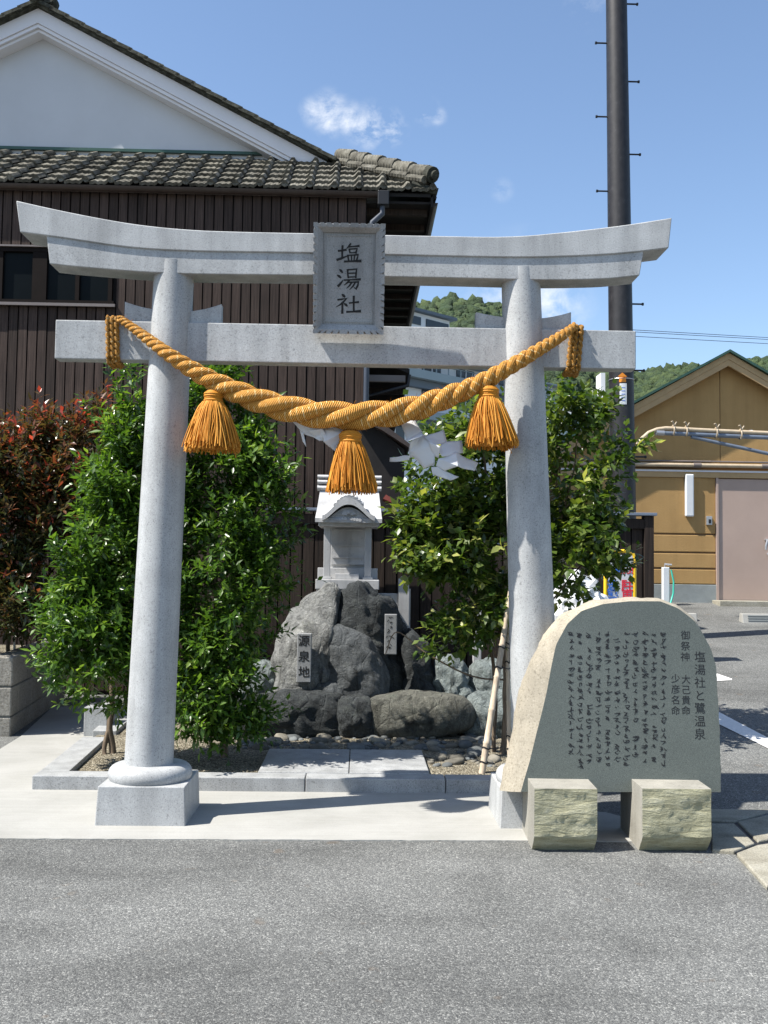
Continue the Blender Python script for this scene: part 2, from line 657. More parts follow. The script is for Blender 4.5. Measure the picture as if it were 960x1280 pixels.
def m_leaf(name, stops, trans, gloss=.34, tfac=.32):
    k = NT(name, gloss, .5)
    col = k.ramp(k.attr('shade'), stops)
    k.color(col)
    tr = k.n('ShaderNodeBsdfTranslucent')
    k.l(k.mix(1, col, trans, 'MULTIPLY'), tr.inputs[0])
    ms = k.n('ShaderNodeMixShader')
    ms.inputs[0].default_value = tfac
    k.l(k.b.outputs[0], ms.inputs[1])
    k.l(tr.outputs[0], ms.inputs[2])
    k.l(ms.outputs[0], k.t.nodes['Material Output'].inputs[0])
    MT[name] = k.m


m_leaf('leaf_green', [(0, (.015, .042, .007, 1)), (.5, (.046, .100, .014, 1)), (.85, (.105, .185, .025, 1)), (1, (.18, .26, .05, 1))], (2.2, 2.2, .9, 1))
m_leaf('leaf_camellia', [(0, (.018, .040, .009, 1)), (.5, (.050, .092, .018, 1)), (.85, (.125, .165, .032, 1)), (1, (.32, .33, .11, 1))], (2.2, 2.2, .8, 1), .28)
m_leaf('leaf_red', [(0, (.020, .038, .011, 1)), (.42, (.050, .062, .018, 1)), (.7, (.095, .060, .025, 1)), (.88, (.17, .055, .03, 1)), (1, (.34, .06, .04, 1))], (2.0, 1.5, 1.0, 1), .32)
m_leaf('leaf_hill', [(0, (.028, .060, .020, 1)), (.5, (.055, .100, .032, 1)), (1, (.11, .16, .05, 1))], (1.6, 1.8, .8, 1), .7, .15)

_t = MT['leaf_hill'].node_tree
_k = _t.nodes.new('ShaderNodeTexNoise'); _k.inputs['Scale'].default_value = 2.4; _k.inputs['Detail'].default_value = 6; _k.inputs['Roughness'].default_value = .7
_g = _t.nodes.new('ShaderNodeNewGeometry'); _t.links.new(_g.outputs['Position'], _k.inputs['Vector'])
_b = _t.nodes.new('ShaderNodeBump'); _b.inputs['Distance'].default_value = 1.2
_t.links.new(_k.outputs['Fac'], _b.inputs['Height']); _t.links.new(_b.outputs[0], _t.nodes['Principled BSDF'].inputs['Normal'])

# ================================================================== GROUND
ZB = P(860, 753, 15.4).z


def sstep(a, b, x):
    t = min(1, max(0, (x - a) / (b - a)))
    return t * t * (3 - 2 * t)


def terrain(x, y):
    return ZB * min(1.03, max(0, (y - 6.3) / 9.1)) * sstep(1.3, 2.1, x)


def GT(px, py, off=0.0):
    d = ray(px, py)
    t = 2.0 / d.y
    st = .02 / d.y
    while t * d.y < 60:
        p = EYE + d * t
        if p.z <= terrain(p.x, p.y):
            return Vector((p.x, p.y, terrain(p.x, p.y) + off))
        t += st
    return EYE + d * t


def ground():
    xs = [-900, -300, -100, -40, -20, -10] + [-6 + .2 * i for i in range(101)] + [20, 40, 100, 300, 900]
    ys = [-100, -30, -10, -3] + [-1 + .25 * i for i in range(77)] + [22, 30, 50, 100, 250, 600, 1500]
    v = [(x, y, terrain(x, y)) for y in ys for x in xs]
    n = len(xs)
    f = [(j * n + i, j * n + i + 1, (j + 1) * n + i + 1, (j + 1) * n + i) for j in range(len(ys) - 1) for i in range(n - 1)]
    me = bpy.data.meshes.new('ground')
    me.from_pydata(v, [], f)
    o = link_mesh('ground', me, MT['asphalt'])
    shade(o)
    tag(o, 'grey asphalt road and rising car park', kind='structure')


ground()


def flat(name, pts, z, m, kind='structure', label=None, thick=.02):
    """thin slab on the ground; pts = (x, y) counter-clockwise from above"""
    o = MB().prism_z(pts, z, z - thick).build(name, m)
    tag(o, label, kind=kind)
    return o


def xy(p): return (p.x, p.y)


# pale concrete apron in front of and beside the shrine
_n = 150
_e0, _e1 = G(-70, 1049), G(650, 1052)
_fe = []
for _i in range(_n + 1):
    _p = _e0.lerp(_e1, _i / _n)
    _fe.append((_p.x, _p.y + .007 * noise.noise(Vector((_p.x * 4, 0, 0))) + .006 * noise.noise(Vector((_p.x * 17, 3, 0))) + .004 * noise.noise(Vector((_p.x * 50, 7, 0)))))
ap = _fe + [(1.95, G(650, 1052).y), (1.95, 6.75), (.5, 7.2), (-2.3, 9.0), (-2.55, 11.2), xy(G(66, 884)), xy(G(26, 921)), xy(G(0, 937)), xy(G(-70, 980))]
flat('concrete_apron', ap, .006, MT['concrete'], label='pale smooth concrete apron under the torii')

# ================================================================== PLANTING BED
KH = .10
kf0, kf1 = G(39.5, 988), G(614, 993)
kdir = (kf1 - kf0).normalized()


def kerb_front(x):
    return kf0.y + (x - kf0.x) * kdir.y / kdir.x


t_out, t_in = G(39.5, 971, KH), G(86, 964, KH)
bed_r = 1.75
kw = .17
backL = G(103, 921, KH)
backL_in = G(134, 921, KH)
tb = thing('planting_bed_kerb', (kf0.x, kf0.y, 0), 'low grey granite kerb framing the planting bed behind the torii', 'kerb')
cuts = [kf0.x, -1.55, -.35, .62, bed_r]
for i in range(len(cuts) - 1):
    a, b = cuts[i] + (.003 if i else 0), cuts[i + 1] - .003
    MB().prism_z([(a, kerb_front(a)), (b, kerb_front(b)), (b, kerb_front(b) + kw), (a, kerb_front(a) + kw)], KH, -.02).build('kerb_stone', MT['granite_kerb'], tb, bevel=.006)
fy = kerb_front(kf0.x) + kw + .004
sl = (backL.x - kf0.x) / (backL.y - kf0.y)
sli = (backL_in.x - t_in.x) / (backL_in.y - t_in.y)
MB().prism_z([(kf0.x, fy), (t_in.x, fy), (backL_in.x, backL_in.y), (backL.x, backL.y)], KH, -.02).build('kerb_stone', MT['granite_kerb'], tb, bevel=.006)
# rear part of the side kerb, out to the fence
MB().prism_z([(backL.x, backL.y + .32), (backL_in.x, backL_in.y + .32), (-2.2, 10.7), (-2.45, 10.7)], KH, -.02).build('kerb_stone', MT['granite_kerb'], tb, bevel=.006)
soil = MB().prism_z([(kf0.x + .12, kf0.y + .12), (bed_r, kerb_front(bed_r) + .1), (bed_r + .1, 10.7), (-2.3, 10.7), (backL.x + .05, backL.y)], .062, -.01).build('gravel_bed', MT['gravel_bed'])
tag(soil, 'fine beige gravel filling the planting bed', kind='structure')

# granite pillar standing on the side kerb
a, b = G(104, 921, 0), G(134, 921, 0)
MB().box((a.x, a.y, -.02), (b.x, a.y + .30, P(110, 884, a.y).z)).build('granite_post', MT['granite_kerb'], bevel=.008)
tag(bpy.data.objects['granite_post'], 'short square granite post at the end of the side kerb under the left shrub', 'post')

# two paving slabs in the bed
s0, s1, s2, s3 = G(323, 964, .1), G(536, 964, .1), G(523, 937, .1), G(346, 937, .1)
ym = (s2.y + s3.y) / 2
xm = G(437, 950, .1).x
for a, b, lab in ((s0.x, xm - .003, 'flat pale granite paving slab between the kerb and the boulders, beside the leafy green shrub'), (xm + .003, s1.x, 'flat pale granite paving slab between the kerb and the boulders, on the bamboo stake side')):
    o = MB().prism_z([(a, kerb_front(a) + kw + .01), (b, kerb_front(b) + kw + .01), (b, ym), (a, ym)], .103, .02).build('paving_slab', MT['granite_kerb'], bevel=.005)
    tag(o, lab, 'paving slab', 'slabs in the planting bed')

# ================================================================== ROAD EDGE: drain covers, paint
dt = thing('drain_channel', (2.1, 6.0, 0), 'weathered beige concrete drain covers with dark gaps beside the inscribed stone', 'drain')


def cover(pts):
    q = [G(x, y, .02) for x, y in pts]
    c = sum(q, Vector()) / len(q)
    q = [c + (p - c) * .985 for p in q]
    MB().prism_z([xy(p) for p in q], .022, -.05).build('cover', MT['drain_concrete'], dt, bevel=.008)


cover([(880, 1026), (918, 1027), (972, 1012), (1010, 995), (880, 1000)])
cover([(890, 1062), (918, 1064), (944, 1054), (918, 1029), (888, 1029)])
cover([(947, 1052), (1000, 1042), (1010, 1000), (975, 1015), (921, 1027)])
cover([(920, 1066), (958, 1108), (1010, 1100), (1010, 1046), (946, 1056)])
cover([(961, 1111), (1010, 1160), (1060, 1150), (1012, 1103)])
flat('drain_bottom', [xy(G(x, y, .02)) for x, y in ((890, 1060), (919, 1063), (956, 1104), (1010, 1156), (1055, 1148), (1011, 1102), (1007, 1046), (1006, 998), (884, 1002))], .009, MT['black_metal'])


def road_mark(pts, label):
    m = MB()
    q = [GT(x, y, .005) for x, y in pts]
    n = len(q) // 2
    top, bot = q[:n], q[n:][::-1]
    # subdivide along so the paint follows the slope
    A, B = [], []
    for i in range(n - 1):
        for k in range(12):
            t = k / 12
            A.append(top[i].lerp(top[i + 1], t))
            B.append(bot[i].lerp(bot[i + 1], t))
    A.append(top[-1])
    B.append(bot[-1])
    for L in (A, B):
        for p in L: p.z = terrain(p.x, p.y) + .006
    vs = A + B
    k = len(A)
    m.add(vs, [(i, i + 1, k + i + 1, k + i) for i in range(k - 1)])
    o = m.build('road_marking', MT['road_paint'])
    tag(o, label, kind='structure')


road_mark([(820, 852), (898, 891), (960, 924), (1040, 965), (1040, 985), (960, 937), (900, 907), (820, 864)], 'long white painted parking line')
road_mark([(840, 828), (897, 843), (915, 849.5), (915, 851), (897, 852), (840, 853)], 'short pointed white painted mark')

# ================================================================== HILL AND FAR BUILDINGS
RIDGE = [(-500, 560), (-100, 500), (250, 430), (430, 400), (500, 390), (535, 385), (565, 380), (600, 384), (640, 394), (690, 420), (740, 462), (790, 474), (830, 468), (870, 464), (910, 460), (960, 456), (1040, 440), (1200, 425), (1500, 470)]


def ridge_y(px):
    for (a, ya), (b, yb) in zip(RIDGE, RIDGE[1:]):
        if a <= px <= b:
            return ya + (yb - ya) * (px - a) / (b - a)
    return RIDGE[-1][1]


def hill_pt(px, t):
    top = P(px, ridge_y(px), 230)
    foot = P(px, 700, 120)
    s = t ** .8
    p = Vector((foot.x + (top.x - foot.x) * t, 120 + 110 * t, -1 + (top.z + 1) * s))
    return p


def hill():
    pxs = list(range(-500, 1501, 25))
    rows = 12
    v = [hill_pt(px, j / rows) for j in range(rows + 1) for px in pxs]
    n = len(pxs)
    v += [Vector((p.x * 1.25, 330, -1)) for p in v[-n:]]
    f = [(j * n + i, j * n + i + 1, (j + 1) * n + i + 1, (j + 1) * n + i) for j in range(rows + 1) for i in range(n - 1)]
    me = bpy.data.meshes.new('hill')
    me.from_pydata(v, [], f)
    k = NT('hill_ground', .95, .1)
    k.color(k.ramp(k.noise(.12, 6, .7), [(.3, (.025, .05, .015, 1)), (.7, (.06, .10, .03, 1))]))
    o = link_mesh('hill', me, k.m)
    shade(o)
    tag(o, 'wooded hillside behind the buildings', kind='structure')
    rs = random.Random(3)
    V, T, S = [], [], []
    bm = bmesh.new()
    bmesh.ops.create_icosphere(bm, subdivisions=2, radius=1)
    base = np.array([w.co[:] for w in bm.verts])
    tri = np.array([[w.index for w in fc.verts] for fc in bm.faces])
    bm.free()
    nb = 0
    for i in range(3600):
        px = rs.uniform(440, 1060)
        t = rs.random() ** .5
        p = hill_pt(px, t)
        if P(px, 0, p.y) is None: continue
        r = rs.uniform(.7, 1.7)
        q = base * (1 + .0)
        off = np.array([rs.random() * 50, rs.random() * 50, rs.random() * 50])
        d = np.array([1 + .7 * noise.fractal(Vector(w * 2.6 + off), .7, 2.2, 4) for w in q])
        q = q * d[:, None] * np.array([r, r, r * rs.uniform(.8, 1.25)]) + np.array([p.x, p.y, p.z + r * .3])
        V.append(q)
        T.append(tri + nb)
        S.append(np.clip(np.full(len(q), rs.random()) * .75 + .5 * (d - .85), 0, 1))
        nb += len(q)
    o = np_mesh('forest', np.concatenate(V), np.concatenate(T), np.concatenate(S), MT['leaf_hill'])
    shade(o)
    tag(o, 'dense green trees covering the far hillside', 'forest', kind='stuff')


def np_mesh(name, V, T, S, m, parent=None, org=(0, 0, 0)):
    """triangle or quad mesh from numpy arrays with a float vertex attribute 'shade'"""
    org = np.array(org)
    me = bpy.data.meshes.new(name)
    k = T.shape[1]
    me.vertices.add(len(V))
    me.vertices.foreach_set('co', (V - org).astype(np.float32).ravel())
    me.loops.add(T.size)
    me.loops.foreach_set('vertex_index', T.astype(np.int32).ravel())
    me.polygons.add(len(T))
    me.polygons.foreach_set('loop_start', np.arange(0, T.size, k, dtype=np.int32))
    me.polygons.foreach_set('loop_total', np.full(len(T), k, dtype=np.int32))
    at = me.attributes.new('shade', 'FLOAT', 'POINT')
    at.data.foreach_set('value', S.astype(np.float32))
    me.update(calc_edges=True)
    me.validate()
    return link_mesh(name, me, m, parent, org)


hill()


def hotel():
    A = P(470, 700, 48)
    B = P(690, 700, 57)
    A.z = B.z = 0
    e = (B - A).normalized()
    nrm = Vector((e.y, -e.x, 0))
    t = thing('hotel_block', A, 'grey and white multi storey hotel block far behind the torii', 'building')
    L = (B - A).length

    def bx(name, u0, u1, z0, z1, d0, d1, m, parent=t, bev=0):
        pts = [A + e * u0 + nrm * d0, A + e * u1 + nrm * d0, A + e * u1 + nrm * d1, A + e * u0 + nrm * d1]
        o = MB().prism_z([xy(p) for p in pts], z1, z0).build(name, m, parent)
        return o

    zz = lambda py: P(540, py, 51).z
    bx('wall', -3, L, 0, zz(455), -8, 0, MT['far_wall'])
    bx('upper_wall', -3, 6.2, zz(455), zz(389), -8, -1.2, MT['far_wall'])
    bx('roof', -3.4, 6.5, zz(389) + .02, zz(385), -8.5, -.9, MT['far_roof'])
    bx('band', -3.4, L + .3, zz(455), zz(453), -8.3, .5, MT['far_band'])
    for py, h in ((482, 10), (530, 10)):
        bx('band', -3.2, L + .2, zz(py), zz(py - h), -.2, .7, MT['far_band'])
        bx('slab_edge', -3.2, L + .2, zz(py) - .4, zz(py) - .02, -.2, .35, MT['far_roof'])
    for py in (463, 500, 548):
        for u in np.arange(.4, L - 1.5, 2.55):
            w = bx('window', u, u + 1.35, zz(py + (9 if py > 480 else 6)), zz(py - (11 if py > 480 else 6)), -.3, .05, MT['far_glass'])
            bx('frame', u + .64, u + .70, zz(py + 8), zz(py - 8), .05, .09, MT['far_wall'], w)
    for u in (.2, 2.3, 4.4):
        bx('window', u, u + 1.7, zz(404), zz(394), -1.4, -1.15, MT['far_glass'])
    # balcony railing
    for u in np.arange(-2, L, .9):
        bx('railing_post', u, u + .05, zz(472), zz(462), .55, .6, MT['far_band'])
    bx('railing', -3, L, zz(462.6), zz(462), .52, .62, MT['far_band'])


hotel()


def white_house():
    a, b = P(690, 560, 19.5), P(758, 560, 19.5)
    t = thing('white_shed', (a.x, 19.5, .9), 'white walled shed half hidden between the camellia bush and the utility pole', 'shed')
    MB().box((a.x, 19.5, .3), (b.x, 22.5, P(700, 520, 19.5).z)).build('wall', MT['white_paint'], t)
    c0 = P(690, 518, 19.3)
    MB().prism_y([(a.x - .2, c0.z), (b.x + .02, c0.z + .05), (b.x + .02, P(755, 500, 19.3).z), (a.x + .1, c0.z + .16)], 19.3, 22.7).build('roof', MT['white_paint'], t)
    MB().box((P(751, 560, 19.6).x, 19.6, .3), (b.x, 20, P(754, 466, 19.6).z)).build('chimney', MT['white_paint'], t)


white_house()

# ================================================================== BROWN HOUSE
def house():
    YW, YE, YG = 12.0, 11.93, 13.45
    wx0, wx1 = P(-330, 400, YW).x, P(456, 400, YW).x
    ztop = P(200, 239, YW).z
    t = thing('plank_house', (wx0, YW, 0), 'two storey house with dark brown plank wall, white gable and grey tiled roof', 'house')
    wall = MB().box((wx0, YW + .03, -.1), (wx1, YW + .2, ztop - .004)).build('wall', MT['batten'], t)
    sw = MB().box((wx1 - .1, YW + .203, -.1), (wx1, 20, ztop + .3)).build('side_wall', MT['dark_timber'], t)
    # window band
    wz0, wz1 = P(60, 376, YW).z, P(60, 316, YW).z
    wxr = P(141, 350, YW).x
    # planks, individually, 12 px pitch
    pitch = P(312, 400, YW).x - P(300, 400, YW).x
    n = int((wx1 - wx0) / pitch)
    mesh_cache = {}

    def plank(x, z0, z1, w, jitter):
        key = (round(z0, 2), round(z1, 2))
        if key not in mesh_cache:
            h = z1 - z0
            m = MB().box((-w / 2, 0, 0), (w / 2, .034, h))
            me = m.mesh('plank')
            me.materials.append(MT['plank_brown'])
            mesh_cache[key] = me
        o = link_mesh('plank', mesh_cache[key], None, wall, (x, YW - .002 + jitter, z0))
        return o
    rs = random.Random(5)
    zj = P(160, 512, YW).z
    for i in range(n + 1):
        x = wx1 - pitch * (i + .5)
        w = pitch * .86
        segs = [(.05, ztop)]
        if x < wxr + .02:
            segs = [(.05, wz0 - .06), (wz1 + .06, ztop)]
        elif wxr + .05 < x < wxr + .55:
            segs = [(.05, zj - .004), (zj + .004, ztop)]
        for z0, z1 in segs:
            plank(x, z0, z1, w, rs.uniform(-.004, .004))
    # eave-board, gutter
    MB().box((wx0, YW - .085, ztop - .05), (P(478, 240, YW).x, YW - .06, ztop - .015)).build('fascia', MT['gutter_pale'], t)
    m = MB()
    gz = P(200, 236, YE).z
    prof = [(.07 * math.cos(a), .055 * math.sin(a)) for a in [math.pi + math.pi * k / 6 for k in range(7)]]
    m.prism_x([(YE - .01 + a, gz + b) for a, b in prof], wx0, P(478, 240, YE).x)
    m.build('gutter', MT['gutter'], t, smooth=40)
    # hopper, swan-neck and downpipe at the corner
    hx = P(478, 250, YW).x
    MB().box((hx - .06, YW - .15, gz - .16), (hx + .08, YW - .02, gz + .02)).build('rain_hopper', MT['black_metal'], t, bevel=.01)
    dx = P(459, 400, YW).x
    MB().tube([(hx, YW - .08, gz - .1), (hx, YW - .08, gz - .25), (hx - .12, YW - .07, gz - .36), (dx + .03, YW - .06, gz - .42), (dx, YW - .05, gz - .55), (dx, YW - .05, 0)], .035, 10).build('downpipe', MT['downpipe'], t, smooth=50)
    # windows
    fr = MB()
    fr.box((wx0, YW - .035, wz1), (wxr, YW + .05, wz1 + .05))
    fr.box((wx0, YW - .05, wz0 - .055), (wxr + .03, YW + .05, wz0))
    wf = fr.build('window', MT['window_frame'], t)
    MB().box((wx0, YW - .07, wz0 - .075), (wxr + .05, YW - .04, wz0 - .04)).build('sill', MT['gutter_pale'], wf)
    MB().box((wx0, YW - .06, wz1 + .055), (wxr + .05, YW - .02, wz1 + .075)).build('head_flashing', MT['gutter_pale'], wf)
    edges = [-90, -2, 3, 41, 58, 96, 100, 136, 141]
    for a, b, kind in ((-180, -96, 'p'), (-96, -90, 'f'), (-90, -2, 'p'), (-2, 4, 'f'), (4, 41, 'p'), (41, 59, 'f'), (59, 95, 'p'), (95, 100, 'f'), (100, 136, 'p'), (136, 141, 'f')):
        xa, xb = P(a, 350, YW).x, P(b, 350, YW).x
        if kind == 'p':
            MB().box((xa, YW + .012, wz0), (xb, YW + .022, wz1)).build('pane', MT['glass_dark'], wf)
        else:
            MB().box((xa, YW - .03, wz0 + .001), (xb, YW + .04, wz1 - .001)).build('mullion', MT['window_frame'], wf)

    # ---------- pent roof of individual tiles
    ze = P(200, 232, YE).z
    xr = P(541, 232, YE).x
    zt = P(200, 197, YG).z
    slope = math.atan2(zt - ze, YG - YE)
    L = math.hypot(zt - ze, YG - YE)
    pr = MB().add([(wx0, YE, ze - .03), (xr, YE, ze - .03), (xr - (YG - YE), YG, zt - .03), (wx0, YG, zt - .03), (wx0, YE, ze - .07), (xr, YE, ze - .07), (xr - (YG - YE), YG, zt - .07), (wx0, YG, zt - .07)],
                  [(0, 1, 2, 3), (7, 6, 5, 4), (0, 4, 5, 1), (1, 5, 6, 2), (2, 6, 7, 3), (3, 7, 4, 0)]).build('pent_roof', MT['dark_timber'], t)
    tw = P(229.3, 215, 12.6).x - P(200, 215, 12.6).x
    rows = 6
    ex = L / rows
    # pantile: ribbed pan and one raised roll
    prof = [(0, 0), (.10, .002), (.22, .012), (.35, .0), (.48, .010), (.60, .0), (.70, .018), (.82, .062), (.92, .060), (1.02, .016)]
    m = MB()
    tl = ex * 1.12
    for y, dz in ((0, .018), (tl, -.004)):
        for u, h in prof:
            m.v.append(Vector((u * tw, y, h + dz)))
    k = len(prof)
    for u, h in prof:
        m.v.append(Vector((u * tw, .002, h - .022)))
    m.f = [(i, i + 1, k + i + 1, k + i) for i in range(k - 1)] + [(2 * k + i, 2 * k + i + 1, i + 1, i) for i in range(k - 1)]
    tme = m.mesh('tile', fix=False)
    tme.materials.append(MT['roof_tile'])
    tme.polygons.foreach_set('use_smooth', [True] * len(tme.polygons))
    tme.set_sharp_from_angle(angle=math.radians(45))
    rs = random.Random(11)
    for r in range(rows):
        y = YE - .05 + r * ex * math.cos(slope)
        z = ze + r * ex * math.sin(slope)
        xlim = xr - (y - YE) * .92
        x = wx0
        while x + tw * .5 < xlim:
            o = link_mesh('tile', tme, None, pr, (x + rs.uniform(-.006, .006), y, z))
            o.rotation_euler = (slope - .055, rs.uniform(-.015, .015), 0)
            x += tw
    # drip ends under the lowest row
    m = MB().lathe([(.038, 0), (.038, .02)], (0, 0, 0), 12)
    cme = m.mesh('eave_tile_end')
    cme.materials.append(MT['roof_tile'])
    x = wx0
    while x < xr - .2:
        o = link_mesh('eave_tile_end', cme, None, pr, (x + tw * .87, YE - .045, ze + .035))
        o.rotation_euler = (math.pi / 2, 0, 0)
        x += tw

    # ---------- gable
    YV = YG - .26            # face of the verge
    apx, apy = 47, 24
    ap = P(47.5, 13, YV)
    rfoot = P(410, 206, YV)
    dx_, dz_ = rfoot.x - ap.x, ap.z - rfoot.z
    pit = dz_ / dx_
    zb = P(200, 194, YG).z
    half = (ap.z - zb) / pit + .2
    MB().prism_y([(ap.x - half, zb - .5), (ap.x + half, zb - .5), (ap.x + half, zb + .1), (ap.x, ap.z + .02), (ap.x - half, zb + .1)], YG, YG + .15).build('gable_wall', MT['white_plaster'], t)
    # ledge flashing along the foot of the gable
    MB().box((wx0, YG - .05, zb + .02), (P(338, 190, YG).x, YG - .003, zb + .06)).build('flashing', MT['green_metal'], t)
    # barge boards: wide outer board and two mouldings
    def rake(name, s, off0, off1, y0, y1, m, x1=None):
        """strip along the right (s=1) or left (s=-1) rake, between two vertical drops below the roof line"""
        xe = rfoot.x - ap.x
        pts = [(ap.x, ap.z - off0), (ap.x + s * xe, ap.z - pit * xe - off0), (ap.x + s * xe, ap.z - pit * xe - off1), (ap.x, ap.z - off1)]
        if s > 0: pts = pts[::-1]
        return MB().prism_y(pts, y0, y1).build(name, m, t)
    for s in (1, -1):
        rake('barge_board', s, -.03, .17, YV, YG - .002, MT['white_paint'])
        rake('barge_moulding', s, .174, .222, YV + .02, YG - .002, MT['white_paint'])
        rake('barge_moulding', s, .226, .265, YV + .06, YG - .002, MT['white_paint'])
    # main roof slopes
    for s in (1, -1):
        xe = rfoot.x - ap.x
        A = [(ap.x, YV - .08, ap.z + .085), (ap.x + s * xe, YV - .08, ap.z - pit * xe + .085), (ap.x + s * xe, 20.2, ap.z - pit * xe + .085), (ap.x, 20.2, ap.z + .085)]
        B = [(x, y, z - .05) for x, y, z in A]
        mr = MB().loft(A, B).build('roof', MT['mossy_tile'], t)
        # verge tiles one by one
        stp = .24
        ln = xe * math.hypot(1, pit)
        nv = int(ln / stp)
        vme = MB().box((-.02, 0, -.028), (stp * 1.1, .26, .018)).mesh('verge_tile')
        vme.materials.append(MT['mossy_tile'])
        for i in range(nv + 1):
            u = i * stp / math.hypot(1, pit)
            o = link_mesh('verge_tile', vme, None, mr, (ap.x + s * u, YV - .13, ap.z - pit * u + .085))
            o.rotation_euler = (0, s * math.atan(pit) - s * .05 if s > 0 else math.pi + math.atan(-pit) * -1 - math.pi, 0)
            if s < 0:
                o.rotation_euler = (0, -math.atan(pit) + .05, 0)
                o.location.x -= stp / math.hypot(1, pit)
                o.location.z -= stp * pit / math.hypot(1, pit)
    # ridge with end ornament
    m = MB()
    rp = P(50, 14, YV)
    m.tube([(ap.x, YV - .1, ap.z + .15), (ap.x, 20, ap.z + .15)], .11, 10)
    rg = m.build('ridge', MT['mossy_tile'], t, smooth=40)
    MB().tube([(ap.x, YV - .16, ap.z + .16), (ap.x, YV - .1, ap.z + .16)], .115, 14).tube([(ap.x, YV - .18, ap.z + .16), (ap.x, YV - .1, ap.z + .16)], .07, 12).build('ridge_end', MT['mossy_tile'], rg, smooth=40)
    MB().tube([(ap.x + .17, YV - .12, ap.z + .13), (ap.x + .17, YV + .1, ap.z + .13)], .085, 12).build('ridge_end', MT['mossy_tile'], rg, smooth=40)

    # ---------- hip ridge down to the corner
    h0 = P(424, 193, YG - .1)
    h1 = P(534, 217, YE + .02)
    hip = MB().tube([h0 + Vector((0, 0, -.16)), h1 + Vector((0, 0, -.13))], .10, 8).build('hip_ridge', MT['roof_tile'], t, smooth=40)
    nh = 6
    d = (h1 - h0)
    for i in range(nh):
        a = h0 + d * (i / nh)
        b = h0 + d * ((i + 1.12) / nh)
        MB().tube([a + Vector((0, 0, -.01)), b + Vector((0, 0, .012))], [.085, .095], 10).build('ridge_tile', MT['roof_tile'], hip, smooth=40)
        a = a + Vector((-.06, -.07, -.12))
        b = b + Vector((-.06, -.07, -.10))
        MB().tube([a, b], [.045, .05], 8).build('ridge_tile', MT['roof_tile'], hip, smooth=40)
    MB().tube([h1 + d * .02, h1 + d * .06], [.10, .098], 14).tube([h1 + d * .06, h1 + d * .085], [.06, .055], 14).build('ridge_end', MT['mossy_tile'], hip, smooth=40)

    # ---------- deep side eave running back, seen from below
    xe = P(545, 236, YE).x
    zs = ze - .02
    top = [(xe, YE - .02, zs), (xe, 20, zs), (h0.x, 20, h0.z - .15), (h0.x, YG, h0.z - .15)]
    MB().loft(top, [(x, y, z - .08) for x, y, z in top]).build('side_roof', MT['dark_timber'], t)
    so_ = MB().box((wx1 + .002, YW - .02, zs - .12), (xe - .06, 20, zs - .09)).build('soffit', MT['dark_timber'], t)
    for i in range(12):
        y = YW + .15 + i * .55
        MB().box((wx1 + .004, y, zs - .20), (xe - .09, y + .07, zs - .122)).build('rafter', MT['plank_dark'], so_)
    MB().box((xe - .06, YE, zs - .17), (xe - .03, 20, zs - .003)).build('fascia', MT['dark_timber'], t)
    MB().prism_y([(xe - .02 + .055 * math.cos(a), zs - .08 + .05 * math.sin(a)) for a in [math.pi + math.pi * k / 6 for k in range(7)]], YE + .1, 20).build('gutter', MT['gutter'], t, smooth=40)
    # eave tiles of the side slope show as a toothed edge
    sme = MB().tube([(-.28, 0, .08), (.04, 0, -.01)], [.05, .055], 8).mesh('tile')
    sme.materials.append(MT['mossy_tile'])
    sroof = bpy.data.objects['side_roof']
    for i in range(28):
        link_mesh('tile', sme, None, sroof, (xe - .02, YE + .02 + i * .28, zs + .03))

    # ---------- lower lean-to along the side of the house, and dark annex
    zl = P(480, 458, 12.6).z
    xl = P(511, 470, 12.6).x
    MB().prism_y([(wx1, zl + .25), (wx1, zl + .12), (xl, zl - .13), (xl, zl - .07)][::-1], 12.4, 19).build('lean_to_roof', MT['dark_timber'], t)
    for i in range(6):
        MB().box((wx1, 12.45 + i * .9, zl - .22), (xl - .05, 12.52 + i * .9, zl - .14)).build('rafter', MT['gutter_pale' if i == 0 else 'plank_dark'], t)
    MB().tube([(xl, 12.4, zl - .14), (xl - .02, 12.4, zl - .28), (xl - .2, 12.4, zl - .33), (wx1 + .05, 12.4, zl - .42), (wx1 + .03, 12.4, zl - .9), (wx1 + .03, 12.4, 0)], .022, 8).build('gutter_pipe', MT['black_metal'], t, smooth=50)
    ax = [P(x, y, 11.3) for x, y in ((440, 515), (478, 534), (512, 556), (505, 640), (440, 640))]
    an = MB().prism_y([(ax[0].x, 0), (ax[3].x, 0), (ax[3].x, ax[2].z - .05), (ax[1].x, ax[1].z - .05), (ax[0].x, ax[0].z - .05)], 11.35, 14).build('annex', MT['dark_timber'], t)
    MB().prism_y([(ax[0].x, ax[0].z - .05), (ax[1].x, ax[1].z - .05), (ax[2].x, ax[2].z - .05), (ax[2].x, ax[2].z), (ax[1].x, ax[1].z + .03), (ax[0].x, ax[0].z + .03)], 11.2, 14).build('annex_roof', MT['gutter'], t)
    a, b = P(479, 618, 10.9), P(497, 628, 10.9)
    MB().prism_y([(a.x, a.z - .045), (b.x, b.z - .03), (b.x, b.z + .01), (a.x + .03, a.z)], 10.9, 11.3).build('bracket', simple('red_iron', (.22, .05, .035), .6), t)


house()


